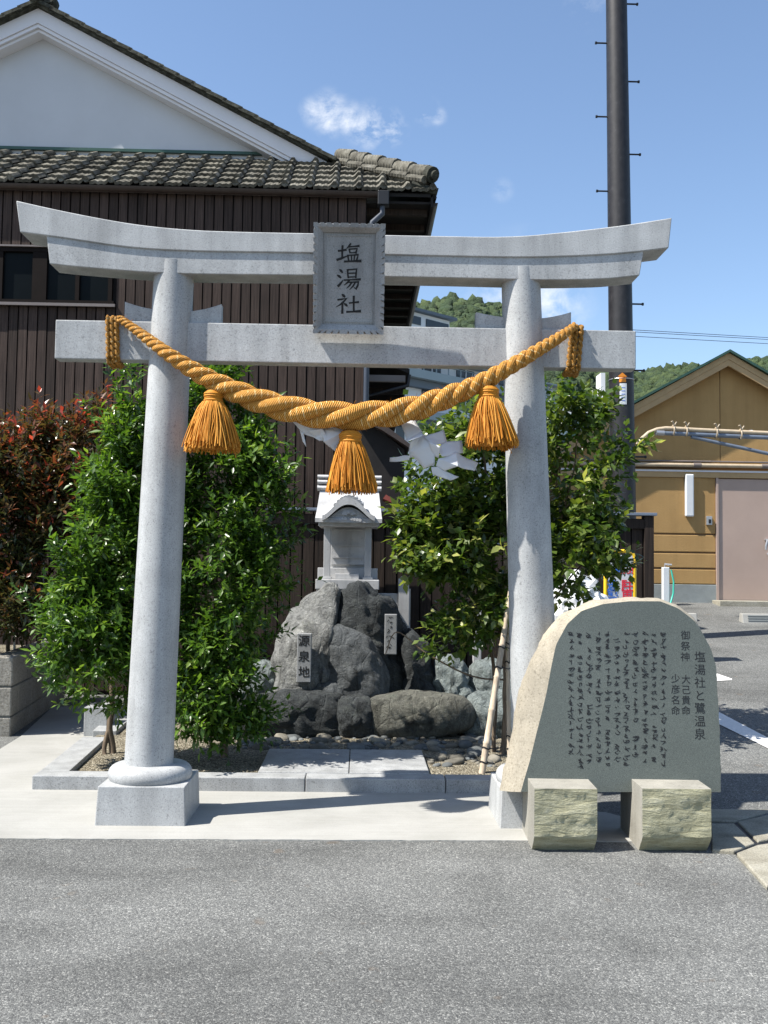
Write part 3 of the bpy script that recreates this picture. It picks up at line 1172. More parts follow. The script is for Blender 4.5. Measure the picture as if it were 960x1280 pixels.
# ================================================================== DARK PLANK FENCE
def fence():
    Y = 10.8
    x0, x1 = P(330, 640, Y).x, P(816, 640, Y).x
    zc = lambda x: P(480, 638, Y).z
    z = zc(0)
    t = thing('plank_fence', (x0, Y, 0), 'tall dark plank fence with grey metal cap behind the shrine', 'fence')
    MB().box((x0, Y + .03, -.1), (x1 - .03, Y + .06, z - .05)).build('backing', MT['batten'], t)
    pw = .128
    n = int((x1 - x0) / pw)
    me = MB().box((-pw * .44, 0, -.1), (pw * .44, .03, z - .05)).mesh('plank')
    me.materials.append(MT['plank_dark'])
    for i in range(n):
        link_mesh('plank', me, None, t, (x1 - .11 - pw * (i + .5), Y + random.uniform(-.004, .004), 0))
    MB().box((x1 - .10, Y - .04, -.1), (x1, Y + .09, z - .02)).build('end_post', MT['plank_dark'], t)
    MB().box((x0, Y - .07, z - .018), (x1 + .03, Y + .12, z + .014)).build('cap', MT['pipe_grey'], t, bevel=.005)
    MB().box((x0, Y - .035, z - .16), (x1 - .1, Y - .006, z - .06)).build('rail', MT['plank_dark'], t)


fence()


# ================================================================== UTILITY POLE
def pole():
    Y = 12.2
    b = P(778.5, 620, Y)
    tp = P(770.5, 0, Y)
    ax = ((tp.x - b.x) / (tp.z - b.z), 0)
    base = (b.x - ax[0] * b.z, Y, 0)
    rb, rtp = 16 * Y / F, 13.4 * Y / F
    k = (rb - rtp) / (tp.z - b.z)
    t = thing('utility_pole', base, 'tall dark grey utility pole with step bolts and small plates', 'utility pole')
    zz = [0, 2, 5, 8, 12]
    MB().lathe([(rb + k * b.z - k * z, z) for z in zz], base, 28, ax).build('pole', MT['pole_steel'], t, smooth=40)
    pc = lambda z: Vector((base[0] + ax[0] * z, Y, z))
    for px, py, s in ((784, 5, 1), (787, 102, 1), (789, 193, 1), (791, 380, 1), (792, 463, 1), (793, 571, 1), (757, 54, -1), (757, 146, -1), (757, 239, -1), (760, 330, -1), (762, 520, -1)):
        z = P(px, py, Y).z
        c = pc(z)
        r = rb + k * b.z - k * z
        MB().tube([c + Vector((s * (r - .02), 0, 0)), c + Vector((s * (r + .12), 0, 0)), c + Vector((s * (r + .125), 0, 0)), c + Vector((s * (r + .145), 0, 0))], [.011, .011, .019, .019], 8).build('step_bolt', MT['black_metal'], t, smooth=40)
    # plates, bent round the front of the pole
    def plate(name, px0, px1, py0, py1, m, lift):
        z1, z0 = P(779, py0, Y).z, P(779, py1, Y).z
        c = pc((z0 + z1) / 2)
        r = rb + k * b.z - k * c.z + lift
        xs = [P(px, py0, Y - .16).x for px in (px0, px1)]
        pts = []
        for i in range(5):
            x = xs[0] + (xs[1] - xs[0]) * i / 4
            pts.append((x, Y - math.sqrt(max(0, r * r - (x - c.x) ** 2))))
        pts += [(x, y + .006) for x, y in pts[::-1]]
        return MB().prism_z(pts, z1, z0).build(name, m, t)
    pl = plate('number_plate', 775, 783.5, 482, 508, MT['sign_white'], .006)
    for py in (487, 491, 495, 499, 503):
        q = plate('print_line', 777, 781.5, py, py + .7, MT['sign_blue'], .008)
        q.parent = pl
        q.location = (0, 0, 0)
    plate('arrow_marker', 774.5, 782.5, 474, 480.5, MT['orange_mark'], .006)
    z1, z0 = P(778, 469.5, Y).z, P(778, 474, Y).z
    c = P(778.5, 472, Y - .19)
    MB().prism_y([(c.x - .058, z0), (c.x + .058, z0), (c.x, z1 + .005)], Y - .172, Y - .166).build('arrow_marker', MT['orange_mark'], t)
    zs = P(775, 475.5, Y).z
    c = pc(zs)
    r = rb + k * b.z - k * zs + .003
    MB().tube([(c.x + r * math.cos(a), Y + r * math.sin(a), zs) for a in np.linspace(0, 2 * math.pi, 29)], .006, 6).build('strap', MT['steel'], t)
    for (a, b_), lab in (((412, 423), 'upper'), ((414.5, 425), 'middle'), ((420, 429.5), 'lower')):
        A = P(786, a, Y)
        B = P(1500, b_ + 30, 17)
        pts = [A.lerp(B, i / 20) for i in range(21)]
        o = MB().tube(pts, .0035, 6).build('power_line', MT['wire'])
        tag(o, '%s thin black power line running off from the utility pole' % lab, 'wire', 'power lines from the pole')


pole()


# ================================================================== TAN BUILDING
def tan_building():
    Y = 15.4
    X = lambda px, py=650, y=Y: P(px, py, y).x
    Z = lambda py, px=860, y=Y: P(px, py, y).z
    xl, xr = X(700), X(1120)
    zg = Z(752)
    t = thing('tan_building', (xl, Y, zg), 'tan rendered building with low gable roof and pinkish metal door', 'building')
    zs = Z(583)
    apex = P(911, 441, Y - .20)
    lft = P(796, 504, Y - .20)
    pit = (apex.z - lft.z) / (apex.x - lft.x)
    # upper gable wall in two panels with a seam between
    xs_ = X(900, 520)
    wall = MB().prism_y([(xl, zs), (xs_ - .006, zs), (xs_ - .006, apex.z - .1 - pit * (apex.x - xs_)), (xl, apex.z - .1 - pit * (apex.x - xl))], Y, Y + .2).build('gable_panel', MT['tan_render'], t)
    xe = 2 * apex.x - xl
    MB().prism_y([(xs_ + .006, zs), (xe, zs), (xe, apex.z - .1 - pit * (xe - apex.x)), (apex.x, apex.z - .1), (xs_ + .006, apex.z - .1 - pit * (apex.x - xs_))], Y, Y + .2).build('gable_panel', MT['tan_render'], t)
    MB().box((xl, Y + .02, zg - .3), (xe, Y + .2, zs + .001)).build('backing', MT['seam'], t)
    MB().box((xs_ - .02, Y + .012, zs), (xs_ + .02, Y + .03, apex.z - .4)).build('seam', MT['seam'], t)
    MB().box((xl, Y + .2, zg - .4), (xe, Y + 9, lft.z - .6)).build('body', MT['tan_render'], t)
    xd0, xd1 = X(896), X(985)
    # main lower panel and siding boards
    zz = [Z(597), Z(668), Z(691), Z(711), Z(731)]
    for i in range(4):
        MB().box((xl, Y - .004, zz[i + 1] + .016), (xd0 - .02, Y + .03, zz[i] - (.012 if i else 0))).build('siding_board', MT['tan_render'], t, bevel=.008)
    MB().box((xd1 + .05, Y - .004, zz[4]), (xe, Y + .03, zz[0])).build('siding_board', MT['tan_render'], t)
    MB().box((xl, Y - .02, zg - .3), (xd0 - .01, Y + .03, zz[4] + .004)).build('plinth', MT['plinth'], t, bevel=.006)
    MB().box((xd1 + .05, Y - .02, zg - .3), (xe, Y + .03, zz[4] - .004)).build('plinth', MT['plinth'], t, bevel=.006)
    # belt: rail, gutter pipe and white drip strip
    MB().box((xl, Y - .03, Z(597) + .002), (xe, Y + .03, Z(587))).build('belt_rail', MT['tan_soffit'], t)
    MB().tube([(xl, Y - .06, Z(582)), (xe, Y - .06, Z(582))], .032, 10).build('belt_pipe', MT['pipe_beige'], t, smooth=50)
    MB().tube([(xl, Y - .05, Z(577)), (xe, Y - .05, Z(577))], .014, 8).build('belt_pipe', MT['gutter_pale'], t, smooth=50)
    MB().box((xl, Y - .045, Z(590)), (xe, Y - .031, Z(588))).build('drip_strip', MT['white_paint'], t)
    for px in (870, 955):
        MB().tube([(X(px) - .06, Y - .06, Z(582)), (X(px) + .06, Y - .06, Z(582))], .04, 10).build('pipe_joint', MT['gutter_pale'], t, smooth=50)
    # sliding door
    dr = MB().box((xd0 + .02, Y - .006, zg + .03), (xd1, Y + .028, Z(598))).build('door', MT['door_beige'], t, bevel=.004)
    MB().box((xd0 - .018, Y - .03, zg + .02), (xd0 + .018, Y + .028, Z(597))).build('door_frame', MT['door_beige'], t)
    hx, hz = X(957), Z(674)
    MB().tube([(hx, Y - .006, hz), (hx, Y - .07, hz), (hx - .03, Y - .075, hz - .09), (hx - .03, Y - .075, hz - .15)], .018, 8).lathe([(.035, 0), (.035, .02)], (hx, Y - .03, hz), 12).build('handle', MT['steel'], dr, smooth=40)
    MB().tube([(hx + .02, Y - .01, Z(690)), (hx + .06, Y - .05, Z(698))], .014, 8).build('handle', MT['steel'], dr, smooth=40)
    MB().box((X(889), Y - .35, zg - .2), (xe, Y - .021, zg + .03)).build('door_step', MT['drain_concrete'], t, bevel=.01)
    # door switch box
    bx0 = MB().box((X(882), Y - .05, Z(656)), (X(889), Y - .004, Z(645))).build('switch_box', MT['steel'], t, bevel=.006)
    MB().box((X(884.5), Y - .056, Z(654)), (X(887.5), Y - .05, Z(649))).build('switch', MT['black_metal'], bx0)
    # vertical strip lamp (off)
    MB().box((X(855.5), Y - .075, Z(646)), (X(866), Y - .004, Z(593))).build('wall_lamp', MT['white_plastic'], t, bevel=.02, seg=3)
    # roof
    for s in (1, -1):
        w = (apex.x - xl) + .35
        A = [(apex.x, Y - .20, apex.z), (apex.x + s * w, Y - .20, apex.z - pit * w), (apex.x + s * w, Y + 9.2, apex.z - pit * w), (apex.x, Y + 9.2, apex.z)]
        MB().loft(A, [(x, y, z - .10) for x, y, z in A]).build('roof_soffit', MT['tan_soffit'], t)
        A = [(x + (s * .05 if i in (1, 2) else 0), y - (.06 if i < 2 else -.05), z + .045) for i, (x, y, z) in enumerate(A)]
        rf = MB().loft(A, [(x, y, z - .04) for x, y, z in A]).build('roof', MT['green_metal'], t)
        q = [(apex.x, apex.z - .102), (apex.x + s * w, apex.z - pit * w - .102), (apex.x + s * w, apex.z - pit * w - .20), (apex.x, apex.z - .20)]
        MB().prism_y(q if s < 0 else q[::-1], Y - .19, Y - .15).build('barge_board', MT['tan_soffit'], t)
    # hose post beside the wall
    a = GT(832, 754)
    y = 15.05
    bx_ = X(829, 700, y)
    bw = X(837, 700, y)
    ht = thing('tap_post', (bx_, y, terrain(bx_, y)), 'white standpipe post with green hose against the tan wall', 'standpipe')
    MB().box((bx_, y, terrain(bx_, y) - .05), (bw, y + .1, Z(709, 832, y))).build('post', MT['white_plastic'], ht, bevel=.01)
    MB().tube([(bx_ + .04, y + .05, Z(709, 832, y)), (bx_ + .04, y + .05, Z(705, 832, y)), (bw + .04, y + .02, Z(706, 832, y))], .016, 8).build('tap', MT['steel'], ht, smooth=40)
    hz1, hz0 = Z(712, 835, y), terrain(bx_, y)
    MB().tube([(bw + .02, y - .01, hz1), (bw + .055, y - .02, hz1 - .18), (bw + .05, y - .02, hz1 - .36), (bw + .0, y - .05, hz0 + .05), (bw - .02, y - .12, hz0 + .015)], .014, 8).build('hose', MT['green_hose'], ht, smooth=50)
    # awning arm: steel bar and strut with a beige hose tied along it
    y = 13.6
    Q = lambda px, py: P(px, py, y)
    at = thing('awning_arm', Q(960, 560), 'steel awning bar and strut in front of the tan gable, beige conduit tied along it', 'awning arm')
    MB().tube([Q(823, 541), Q(1010, 549)], .032, 10).build('bar', MT['pipe_grey'], at, smooth=50)
    MB().tube([Q(820, 540.7), Q(830, 541.3)], .04, 10).build('bar_end', MT['steel'], at, smooth=50)
    MB().tube([Q(864, 546), Q(1010, 578)], .026, 8).build('strut', MT['pipe_grey'], at, smooth=50)
    pts = [(797, 556), (803, 548), (811, 541), (821, 537), (832, 535.5), (845, 536), (870, 537.5), (900, 539), (960, 541.5), (1010, 543)]
    MB().tube([Q(*p) for p in pts], .03, 10).build('conduit', MT['pipe_beige'], at, smooth=60)
    for px, py in ((841.5, 538), (857.5, 539), (895, 541), (925.5, 543)):
        c = Q(px, py)
        m = MB().tube([c + Vector((0, .06 * math.cos(a), .07 * math.sin(a))) for a in np.linspace(0, 2 * math.pi, 13)], .012, 6)
        m.tube([c + Vector((0, -.05, .06)), c + Vector((-.03, -.06, .12)), c + Vector((-.05, -.06, .11))], .010, 6)
        m.tube([c + Vector((0, -.05, .06)), c + Vector((.03, -.06, .11))], .010, 6)
        m.build('cable_tie', MT['pipe_beige'], at, smooth=50)
    MB().tube([Q(930, 543), Q(934, 539), (Q(940, 538.5)), Q(944, 543)], .014, 6).build('cable_tie', MT['white_plastic'], at, smooth=50)
    MB().tube([Q(1010, 520), Q(1010, 549), Q(1010, 760)], .05, 10).build('upright', MT['pipe_grey'], at, smooth=50)
    # concrete wheel stop
    a, b = GT(929, 779), GT(990, 779)
    z0 = terrain(a.x, a.y)
    m = MB()
    m.prism_x([(a.y, z0 - .01), (a.y + .17, z0 - .01), (a.y + .14, z0 + .125), (a.y + .03, z0 + .125)], a.x, a.x + .62)
    w = m.build('wheel_stop', MT['concrete'], bevel=.008)
    tag(w, 'grooved concrete wheel stop on the car park before the tan building', 'wheel stop')
    for i in range(3):
        zz_ = z0 + .03 + i * .032
        yy = a.y + .03 * (zz_ - z0) / .125 * .9
        MB().box((a.x + .07, yy - .006, zz_), (a.x + .58, yy + .03, zz_ + .009)).build('groove', MT['plinth'], w)
    a = GT(872, 777)
    m = MB().prism_x([(a.y, a.z - .01), (a.y + .17, a.z - .01), (a.y + .14, a.z + .11), (a.y + .03, a.z + .11)], a.x - .62, a.x)
    w = m.build('wheel_stop', MT['concrete'], bevel=.01)
    tag(w, 'plain concrete wheel stop showing past the inscribed stone', 'wheel stop')


tan_building()


# ================================================================== NO-PARKING BOARD, PLASTIC SHEET
def sign_board():
    Y = 10.05
    z0 = 0.35
    Q = lambda px, py: P(px, py, Y)
    t = thing('parking_sign', Q(776, 790), 'white no parking board in a yellow tube frame beside the fence', 'sign')
    a, b, c, d = Q(757, 800), Q(757, 689), Q(793, 689), Q(793, 800)
    r = .04
    path = [a, Vector((b.x, Y, b.z - .07)), Vector((b.x + .02, Y, b.z - .02)), Vector((b.x + .07, Y, b.z)), Vector((c.x - .07, Y, c.z)), Vector((c.x - .02, Y, c.z - .02)), Vector((c.x, Y, c.z - .07)), d]
    MB().tube(path, .02, 10).build('frame', MT['sign_yellow'], t, smooth=60)
    p0, p1 = Q(760, 792), Q(790.5, 694)
    pn = MB().box((p0.x, Y - .012, p0.z), (p1.x, Y + .012, p1.z)).build('panel', MT['sign_white'], t)

    def txt(body, px, py, size, m):
        c = bpy.data.curves.new('sign_text', 'FONT')
        c.body = body
        c.size = size
        c.align_x = 'CENTER'
        c.align_y = 'CENTER'
        c.extrude = .001
        c.offset = size * .02
        o = bpy.data.objects.new('sign_text', c)
        COL.objects.link(o)
        dg = bpy.context.evaluated_depsgraph_get()
        me = bpy.data.meshes.new_from_object(o.evaluated_get(dg))
        bpy.data.objects.remove(o)
        me.name = 'lettering'
        me.materials.clear()
        w = link_mesh('lettering', me, m, pn, (0, 0, 0))
        q = P(px, py, Y - .0145)
        w.location = q - ORI[pn]
        w.rotation_euler = (math.pi / 2, 0, 0)
    txt('no!', 784, 713, .105, MT['sign_red'])
    txt('駐', 784, 733, .125, MT['sign_red'])
    txt('車', 784, 745, .125, MT['sign_red'])
    txt('迷', 766, 733, .115, MT['sign_blue'])
    txt('惑', 766, 745, .115, MT['sign_blue'])
    q = P(772, 712, Y - .0145)
    MB().prism_y([(q.x - .035, q.z + .04), (q.x - .01, q.z - .05), (q.x + .012, q.z - .04), (q.x + .055, q.z + .05), (q.x + .01, q.z + .01), (q.x - .01, q.z + .045)], Y - .015, Y - .0121).build('mark', MT['sign_blue'], pn)

    # crumpled white sheet over something low behind the bush
    bm = bmesh.new()
    bmesh.ops.create_icosphere(bm, subdivisions=4, radius=1)
    c = P(724, 762, 9.7)
    for v in bm.verts:
        n_ = noise.fractal(v.co * 2.2, .9, 2.1, 4)
        rdg = abs(noise.noise(v.co * 3.1 + Vector((4, 2, 1))))
        v.co *= 1 + .30 * n_ - .25 * rdg
        v.co = Vector((v.co.x * .27, v.co.y * .2, v.co.z * .36))
    me = bpy.data.meshes.new('plastic_bundle')
    bm.to_mesh(me)
    bm.free()
    o = link_mesh('plastic_bundle', me, MT['white_plastic'], None, (c.x, 9.7, c.z))
    tag(o, 'crumpled white plastic bundle lying behind the camellia bush', 'bundle')


sign_board()


# ================================================================== LEFT BLOCK WALL
def block_wall():
    f0 = G(12, 921)
    f1 = G(71, 880)
    e = (f1 - f0)
    Ls = 2.6
    e = Vector((e.x, e.y, 0)).normalized()
    nrm = Vector((e.y, -e.x, 0))
    h = .268
    ztop = P(13, 821, f0.y).z
    t = thing('block_wall', f0, 'low wall of grey split face concrete blocks under the red leaved hedge', 'wall')
    rs = random.Random(2)
    z = ztop
    row = 0
    while z > -.05:
        z0 = max(-.05, z - h)
        u = -.0
        off = (row % 2) * .28
        cuts = [0] + [c for c in np.arange(.56 - off, Ls, .56) if c > .05] + [Ls]
        for a, b in zip(cuts, cuts[1:]):
            j = rs.uniform(0, .006)
            pts = [f0 + e * (a + .004) + nrm * j, f0 + e * (b - .004) + nrm * j, f0 + e * (b - .004) - nrm * .2, f0 + e * (a + .004) - nrm * .2]
            MB().prism_z([xy(p) for p in pts], z - .005, z0 + .005).build('block', MT['block'], t, bevel=.012)
        # front return, to the left
        x = f0.x - .21
        for k in range(3):
            MB().box((x - .56 + .004, f0.y + rs.uniform(-.006, 0), z0 + .005), (x - .004, f0.y + .2, z - .005)).build('block', MT['block'], t, bevel=.012)
            x -= .56
        z -= h
        row += 1
    MB().prism_z([xy(p) for p in (f0 + e * .03 - nrm * .015, f0 + e * (Ls - .03) - nrm * .015, f0 + e * (Ls - .03) - nrm * .185, f0 + e * .03 - nrm * .185)], ztop - .02, -.05).build('mortar', MT['plinth'], t)
    o = MB().prism_z([(f0.x - 1.85, f0.y + .1), xy(f0 + e * .12 - nrm * .1), xy(f0 + e * (Ls - .05) - nrm * .1), (f0.x - 2.6, f0.y + Ls)], ztop - .1, 0).build('hedge_soil', MT['gravel_bed'])
    tag(o, kind='structure')


block_wall()

# ================================================================== TORII
YT = 6.29


def strip_prism(m, top, bot, y0, y1):
    """beam between an upper and a lower edge line (equal lengths, left to right), from y0 to y1"""
    n = len(top)
    vs = [(x, y0, z) for x, z in top] + [(x, y0, z) for x, z in bot] + [(x, y1, z) for x, z in top] + [(x, y1, z) for x, z in bot]
    fs = []
    for i in range(n - 1):
        fs.append((n + i, n + i + 1, i + 1, i))
        fs.append((3 * n + i + 1, 3 * n + i, 2 * n + i, 2 * n + i + 1))
        fs.append((i, i + 1, 2 * n + i + 1, 2 * n + i))
        fs.append((n + i + 1, n + i, 3 * n + i, 3 * n + i + 1))
    fs.append((n, 0, 2 * n, 3 * n))
    fs.append((n - 1, 2 * n - 1, 4 * n - 1, 3 * n - 1))
    return m.add(vs, fs)


def interp(pts, x):
    if x <= pts[0][0]: return pts[0][1]
    for (a, ya), (b, yb) in zip(pts, pts[1:]):
        if x <= b: return ya + (yb - ya) * (x - a) / (b - a)
    return pts[-1][1]


def smooth_line(pts, n=60):
    xs = np.linspace(pts[0][0], pts[-1][0], n)
    ys = np.array([interp(pts, x) for x in xs])
    for _ in range(2):
        q = ys.copy()
        q[1:-1] = (ys[:-2] + 2 * ys[1:-1] + ys[2:]) / 4
        ys = q
    return list(zip(xs, ys))


PL0, PL1 = P(185.8, 961, YT), P(217.5, 345, YT)
PR0, PR1 = P(671, 966, YT), P(651, 350, YT)
NUK_Y0, NUK_Y1 = YT - .055, YT + .055
KAS_Y0 = YT - .13


def torii():
    gm = MT['granite']
    cx = (PL0.x + PR0.x) / 2
    t = thing('torii', (cx, YT, 0), 'grey granite torii gate with curved lintel, name plaque and square pedestals', 'torii')
    # pedestals with moulded rings, then the leaning posts
    zt = P(178, 984, 6.02).z
    for p0, p1, w0, w1 in ((PL0, PL1, 59, 49.5), (PR0, PR1, 59.5, 49)):
        c = Vector((p0.x + (.012 if p0.x < 0 else .0), YT, 0))
        s0, s1 = .268, .257
        o = MB().loft([(c.x - s0, YT - s0, -.01), (c.x + s0, YT - s0, -.01), (c.x + s0, YT + s0, -.01), (c.x - s0, YT + s0, -.01)],
                      [(c.x - s1, YT - s1, zt), (c.x + s1, YT - s1, zt), (c.x + s1, YT + s1, zt), (c.x - s1, YT + s1, zt)]).build('pedestal', gm, t, bevel=.006)
        prof = [(.246, 0), (.253, .012)] + [(.185 + .071 * math.cos(a) ** .8, .03 + .062 * math.sin(a)) for a in np.linspace(0, 1.45, 12)] + [(.15, .094)]
        MB().lathe(prof, (c.x, YT, zt - .001), 48).build('base_ring', gm, t, smooth=50)
        h = p1.z - p0.z
        ax = ((p1.x - p0.x) / h, 0)
        rb, rtp = w0 / 2 * YT / F, w1 / 2 * YT / F
        z0, z1 = zt + .05, P(430, 335, YT).z
        c0 = (p0.x - ax[0] * p0.z, YT, 0)
        zs = np.linspace(z0, z1, 14)
        MB().lathe([(rb + (rtp - rb) * (z - p0.z) / h, z) for z in zs], c0, 56, ax).build('post', gm, t, smooth=50)
    # tie beam
    m = MB()
    a0, a1 = P(69.5, 399.5, NUK_Y0), P(69, 450, NUK_Y0)
    b0, b1 = P(795, 413.5, NUK_Y0), P(794, 459.5, NUK_Y0)
    za, zb = (a0.z + b0.z) / 2, (a1.z + b1.z) / 2
    m.box((a0.x, NUK_Y0, zb), (b0.x, NUK_Y1, za))
    m.build('tie_beam', gm, t, bevel=.006)
    nz1, nz0 = za, zb
    # upper lintel and under-lintel with upswept slanted ends
    KT = smooth_line([(20, 250.5), (60, 259.7), (110, 270), (160, 279), (200, 284), (250, 288), (320, 290), (400, 291.5), (480, 293.5), (560, 295), (620, 296), (660, 294.5), (720, 288.5), (780, 281.5), (840, 272)])
    KB = smooth_line([(25, 290), (60, 294.5), (93, 299), (130, 305), (160, 309), (200, 312), (250, 314), (400, 316), (490, 318.3), (560, 320), (640, 321.5), (690, 321), (760, 318), (803, 314), (836, 309.8)])
    SB = smooth_line([(62, 329.5), (93, 333), (130, 336), (160, 338.5), (200, 341), (250, 342.5), (400, 344), (490, 345.7), (560, 347), (640, 349), (690, 350), (760, 348.5), (799.6, 344)])
    top = [(P(x, y, KAS_Y0).x, P(x, y, KAS_Y0).z) for x, y in KT]
    bot = [(P(x, y, KAS_Y0).x, P(x, y, KAS_Y0).z) for x, y in KB]
    strip_prism(MB(), top, bot, KAS_Y0, KAS_Y0 + .26).build('upper_lintel', gm, t, bevel=.006, smooth=25)
    ys = KAS_Y0 + .012
    xs_t = np.linspace(58, 804.5, 60)
    st = []
    for x in xs_t:
        q = P(x, interp(KB, x) , KAS_Y0)
        p = P(x, interp(KB, x), ys)
        st.append((p.x, q.z + .004))
    sb = [(P(x, y, ys).x, P(x, y, ys).z) for x, y in SB]
    strip_prism(MB(), st, sb, ys, ys + .20).build('lower_lintel', gm, t, bevel=.005, smooth=25)
    # wedges either side of each post, on the tie beam
    for xi, xo in (((190, 386.5), (156, 377)), ((241, 389), (277, 380)), ((634, 397), (595, 390)), ((677, 398), (714, 390))):
        yw = YT - .03
        pi, po = P(xi[0], xi[1], yw), P(xo[0], xo[1], yw)
        base = nz1 + .0
        sgn = -1 if po.x < pi.x else 1
        pi.x -= sgn * .03
        xs = np.linspace(pi.x, po.x, 8)
        if sgn < 0: xs = xs[::-1]
        tp = [(x, pi.z + (po.z - pi.z) * (abs(x - pi.x) / abs(po.x - pi.x)) ** 1.6) for x in xs]
        bt = [(x, base - .006) for x in xs]
        strip_prism(MB(), tp, bt, yw, yw + .07).build('wedge', gm, t, bevel=.003)
    # ---------------- name plaque
    pm = MT['plaque_stone']
    b0, b1 = P(391, 418, 6.14), P(479.5, 417, 6.14)
    tl = P(390, 277.5, 5.985)
    w = b1.x - b0.x
    org = (b0 + b1) / 2
    hh = math.hypot(tl.z - org.z, 6.14 - 5.985)
    ev = Vector((0, 5.985 - 6.14, tl.z - org.z)).normalized()
    eu = Vector((1, 0, 0))
    ew = Vector((0, -ev.z, ev.y))       # out of the face
    Q = lambda u, v, w_=0: org + eu * u + ev * v + ew * w_

    def slab(m, u0, u1, v0, v1, w0, w1):
        A = [Q(u0, v0, w1), Q(u1, v0, w1), Q(u1, v1, w1), Q(u0, v1, w1)]
        B = [Q(u0, v0, w0), Q(u1, v0, w0), Q(u1, v1, w0), Q(u0, v1, w0)]
        return m.loft(A, B)
    pq = slab(MB(), -w / 2 + .001, w / 2 - .001, .001, hh - .001, -.085, -.045).build('plaque', pm, t, bevel=.004)
    pq['label'] = 'upright stone name plaque leaning forward, black brush lettering in a notched frame'
    # notched rim: outer line with V cuts, sloping in to the field
    rim, dep = .058, .034
    iw, ih0, ih1 = w / 2 - rim, rim, hh - rim * .95
    outer, inner, mid = [], [], []

    def side(p0, p1, q0, q1, cuts, hw):
        """points along one side; cuts at fractions, deep .30 of the rim"""
        fr = [0.0]
        kind = [0]
        for c in cuts:
            fr += [c - hw, c, c + hw]
            kind += [0, 1, 0]
        for f, k in zip(fr, kind):
            po = (p0[0] + (p1[0] - p0[0]) * f, p0[1] + (p1[1] - p0[1]) * f)
            qi = (q0[0] + (q1[0] - q0[0]) * f, q0[1] + (q1[1] - q0[1]) * f)
            mid.append((po[0] + (qi[0] - po[0]) * .46, po[1] + (qi[1] - po[1]) * .46))
            if k: po = (po[0] + (qi[0] - po[0]) * .36, po[1] + (qi[1] - po[1]) * .36)
            outer.append(po)
            inner.append(qi)
    O = [(-w / 2, 0), (w / 2, 0), (w / 2, hh), (-w / 2, hh)]
    I = [(-iw, ih0), (iw, ih0), (iw, ih1), (-iw, ih1)]
    cv = [.045, .12, .18, .24, .30, .36, .45, .56, .64, .70, .76, .82, .90, .955]
    ch = [.08, .16, .26, .36, .5, .64, .74, .84, .93]
    side(O[0], O[1], I[0], I[1], ch, .018)
    side(O[1], O[2], I[1], I[2], cv, .013)
    side(O[2], O[3], I[2], I[3], ch, .018)
    side(O[3], O[0], I[3], I[0], cv, .013)
    n = len(outer)
    m = MB()
    vs = [Q(u, v, -.046) for u, v in outer] + [Q(u, v, 0) for u, v in outer] + [Q(u, v, -.004) for u, v in mid] + [Q(u, v, -dep) for u, v in inner]
    fs = []
    for i in range(n):
        j = (i + 1) % n
        fs.append((i, j, n + j, n + i))
        fs.append((n + i, n + j, 2 * n + j, 2 * n + i))
        fs.append((2 * n + i, 2 * n + j, 3 * n + j, 3 * n + i))
    m.add(vs, fs).build('rim', pm, pq, org=ORI[t])
    # fine raised line round the field
    m = MB()
    for k in (0, 1):
        uu, v0, v1 = iw - .014, ih0 + .014, ih1 - .014
    slab(m, -uu, uu, v0, v0 + .006, -.0445, -.041)
    slab(m, -uu, uu, v1 - .006, v1, -.0445, -.041)
    slab(m, -uu, -uu + .006, v0 + .0061, v1 - .0061, -.0445, -.041)
    slab(m, uu - .006, uu, v0 + .0061, v1 - .0061, -.0445, -.041)
    m.build('field_border', pm, pq, org=ORI[t])
    # brush lettering
    CH = [
        [[(8, 38, 7), (24, 36, 6), (39, 32, 8)], [(25, 13, 7), (24, 40, 7), (24, 70, 6)], [(3, 80, 8), (20, 73, 8), (42, 62, 4)],
         [(57, 3, 6), (51, 14, 7), (42, 26, 3)], [(50, 18, 6), (70, 16, 5), (90, 13, 8)],
         [(52, 28, 7), (53, 37, 6), (55, 47, 5)], [(52, 29, 5), (70, 27, 5), (83, 26, 7), (80, 36, 6), (78, 47, 6)], [(55, 46, 4), (66, 45, 4), (79, 44, 5)],
         [(46, 57, 7), (48, 70, 6), (50, 83, 6)], [(46, 58, 5), (68, 56, 5), (87, 54, 8), (84, 70, 6), (81, 82, 6)], [(60, 57, 5), (61, 70, 5), (61, 82, 4)], [(73, 56, 5), (72, 70, 5), (71, 82, 4)],
         [(33, 87, 7), (60, 85, 6), (98, 83, 10)]],
        [[(14, 8, 4), (20, 14, 9), (26, 22, 5)], [(5, 34, 4), (13, 39, 9), (20, 46, 5)], [(9, 84, 9), (17, 74, 8), (29, 56, 3)],
         [(46, 8, 7), (47, 26, 6), (49, 45, 6)], [(46, 9, 5), (66, 7, 5), (82, 5, 8), (80, 24, 6), (79, 44, 6)], [(48, 25, 4), (62, 24, 5), (79, 23, 4)], [(49, 42, 4), (62, 41, 5), (79, 40, 4)],
         [(33, 56, 6), (60, 54, 5), (97, 51, 8)],
         [(53, 57, 6), (45, 68, 6), (33, 79, 2)], [(47, 66, 5), (70, 64, 5), (90, 63, 8), (87, 80, 7), (80, 95, 8), (72, 88, 3)], [(63, 66, 6), (55, 80, 6), (43, 93, 2)], [(77, 65, 6), (69, 82, 6), (55, 99, 2)]],
        [[(25, 2, 5), (31, 8, 10), (36, 15, 6)], [(8, 30, 6), (26, 27, 6), (43, 22, 9), (30, 42, 7), (16, 57, 5), (3, 67, 2)], [(27, 44, 7), (27, 70, 7), (27, 99, 8)], [(33, 48, 3), (40, 54, 9), (46, 62, 5)],
         [(54, 46, 6), (72, 43, 5), (91, 40, 8)], [(72, 10, 8), (72, 50, 7), (73, 88, 6)], [(44, 92, 7), (70, 90, 6), (99, 87, 10)]]]
    m = MB()
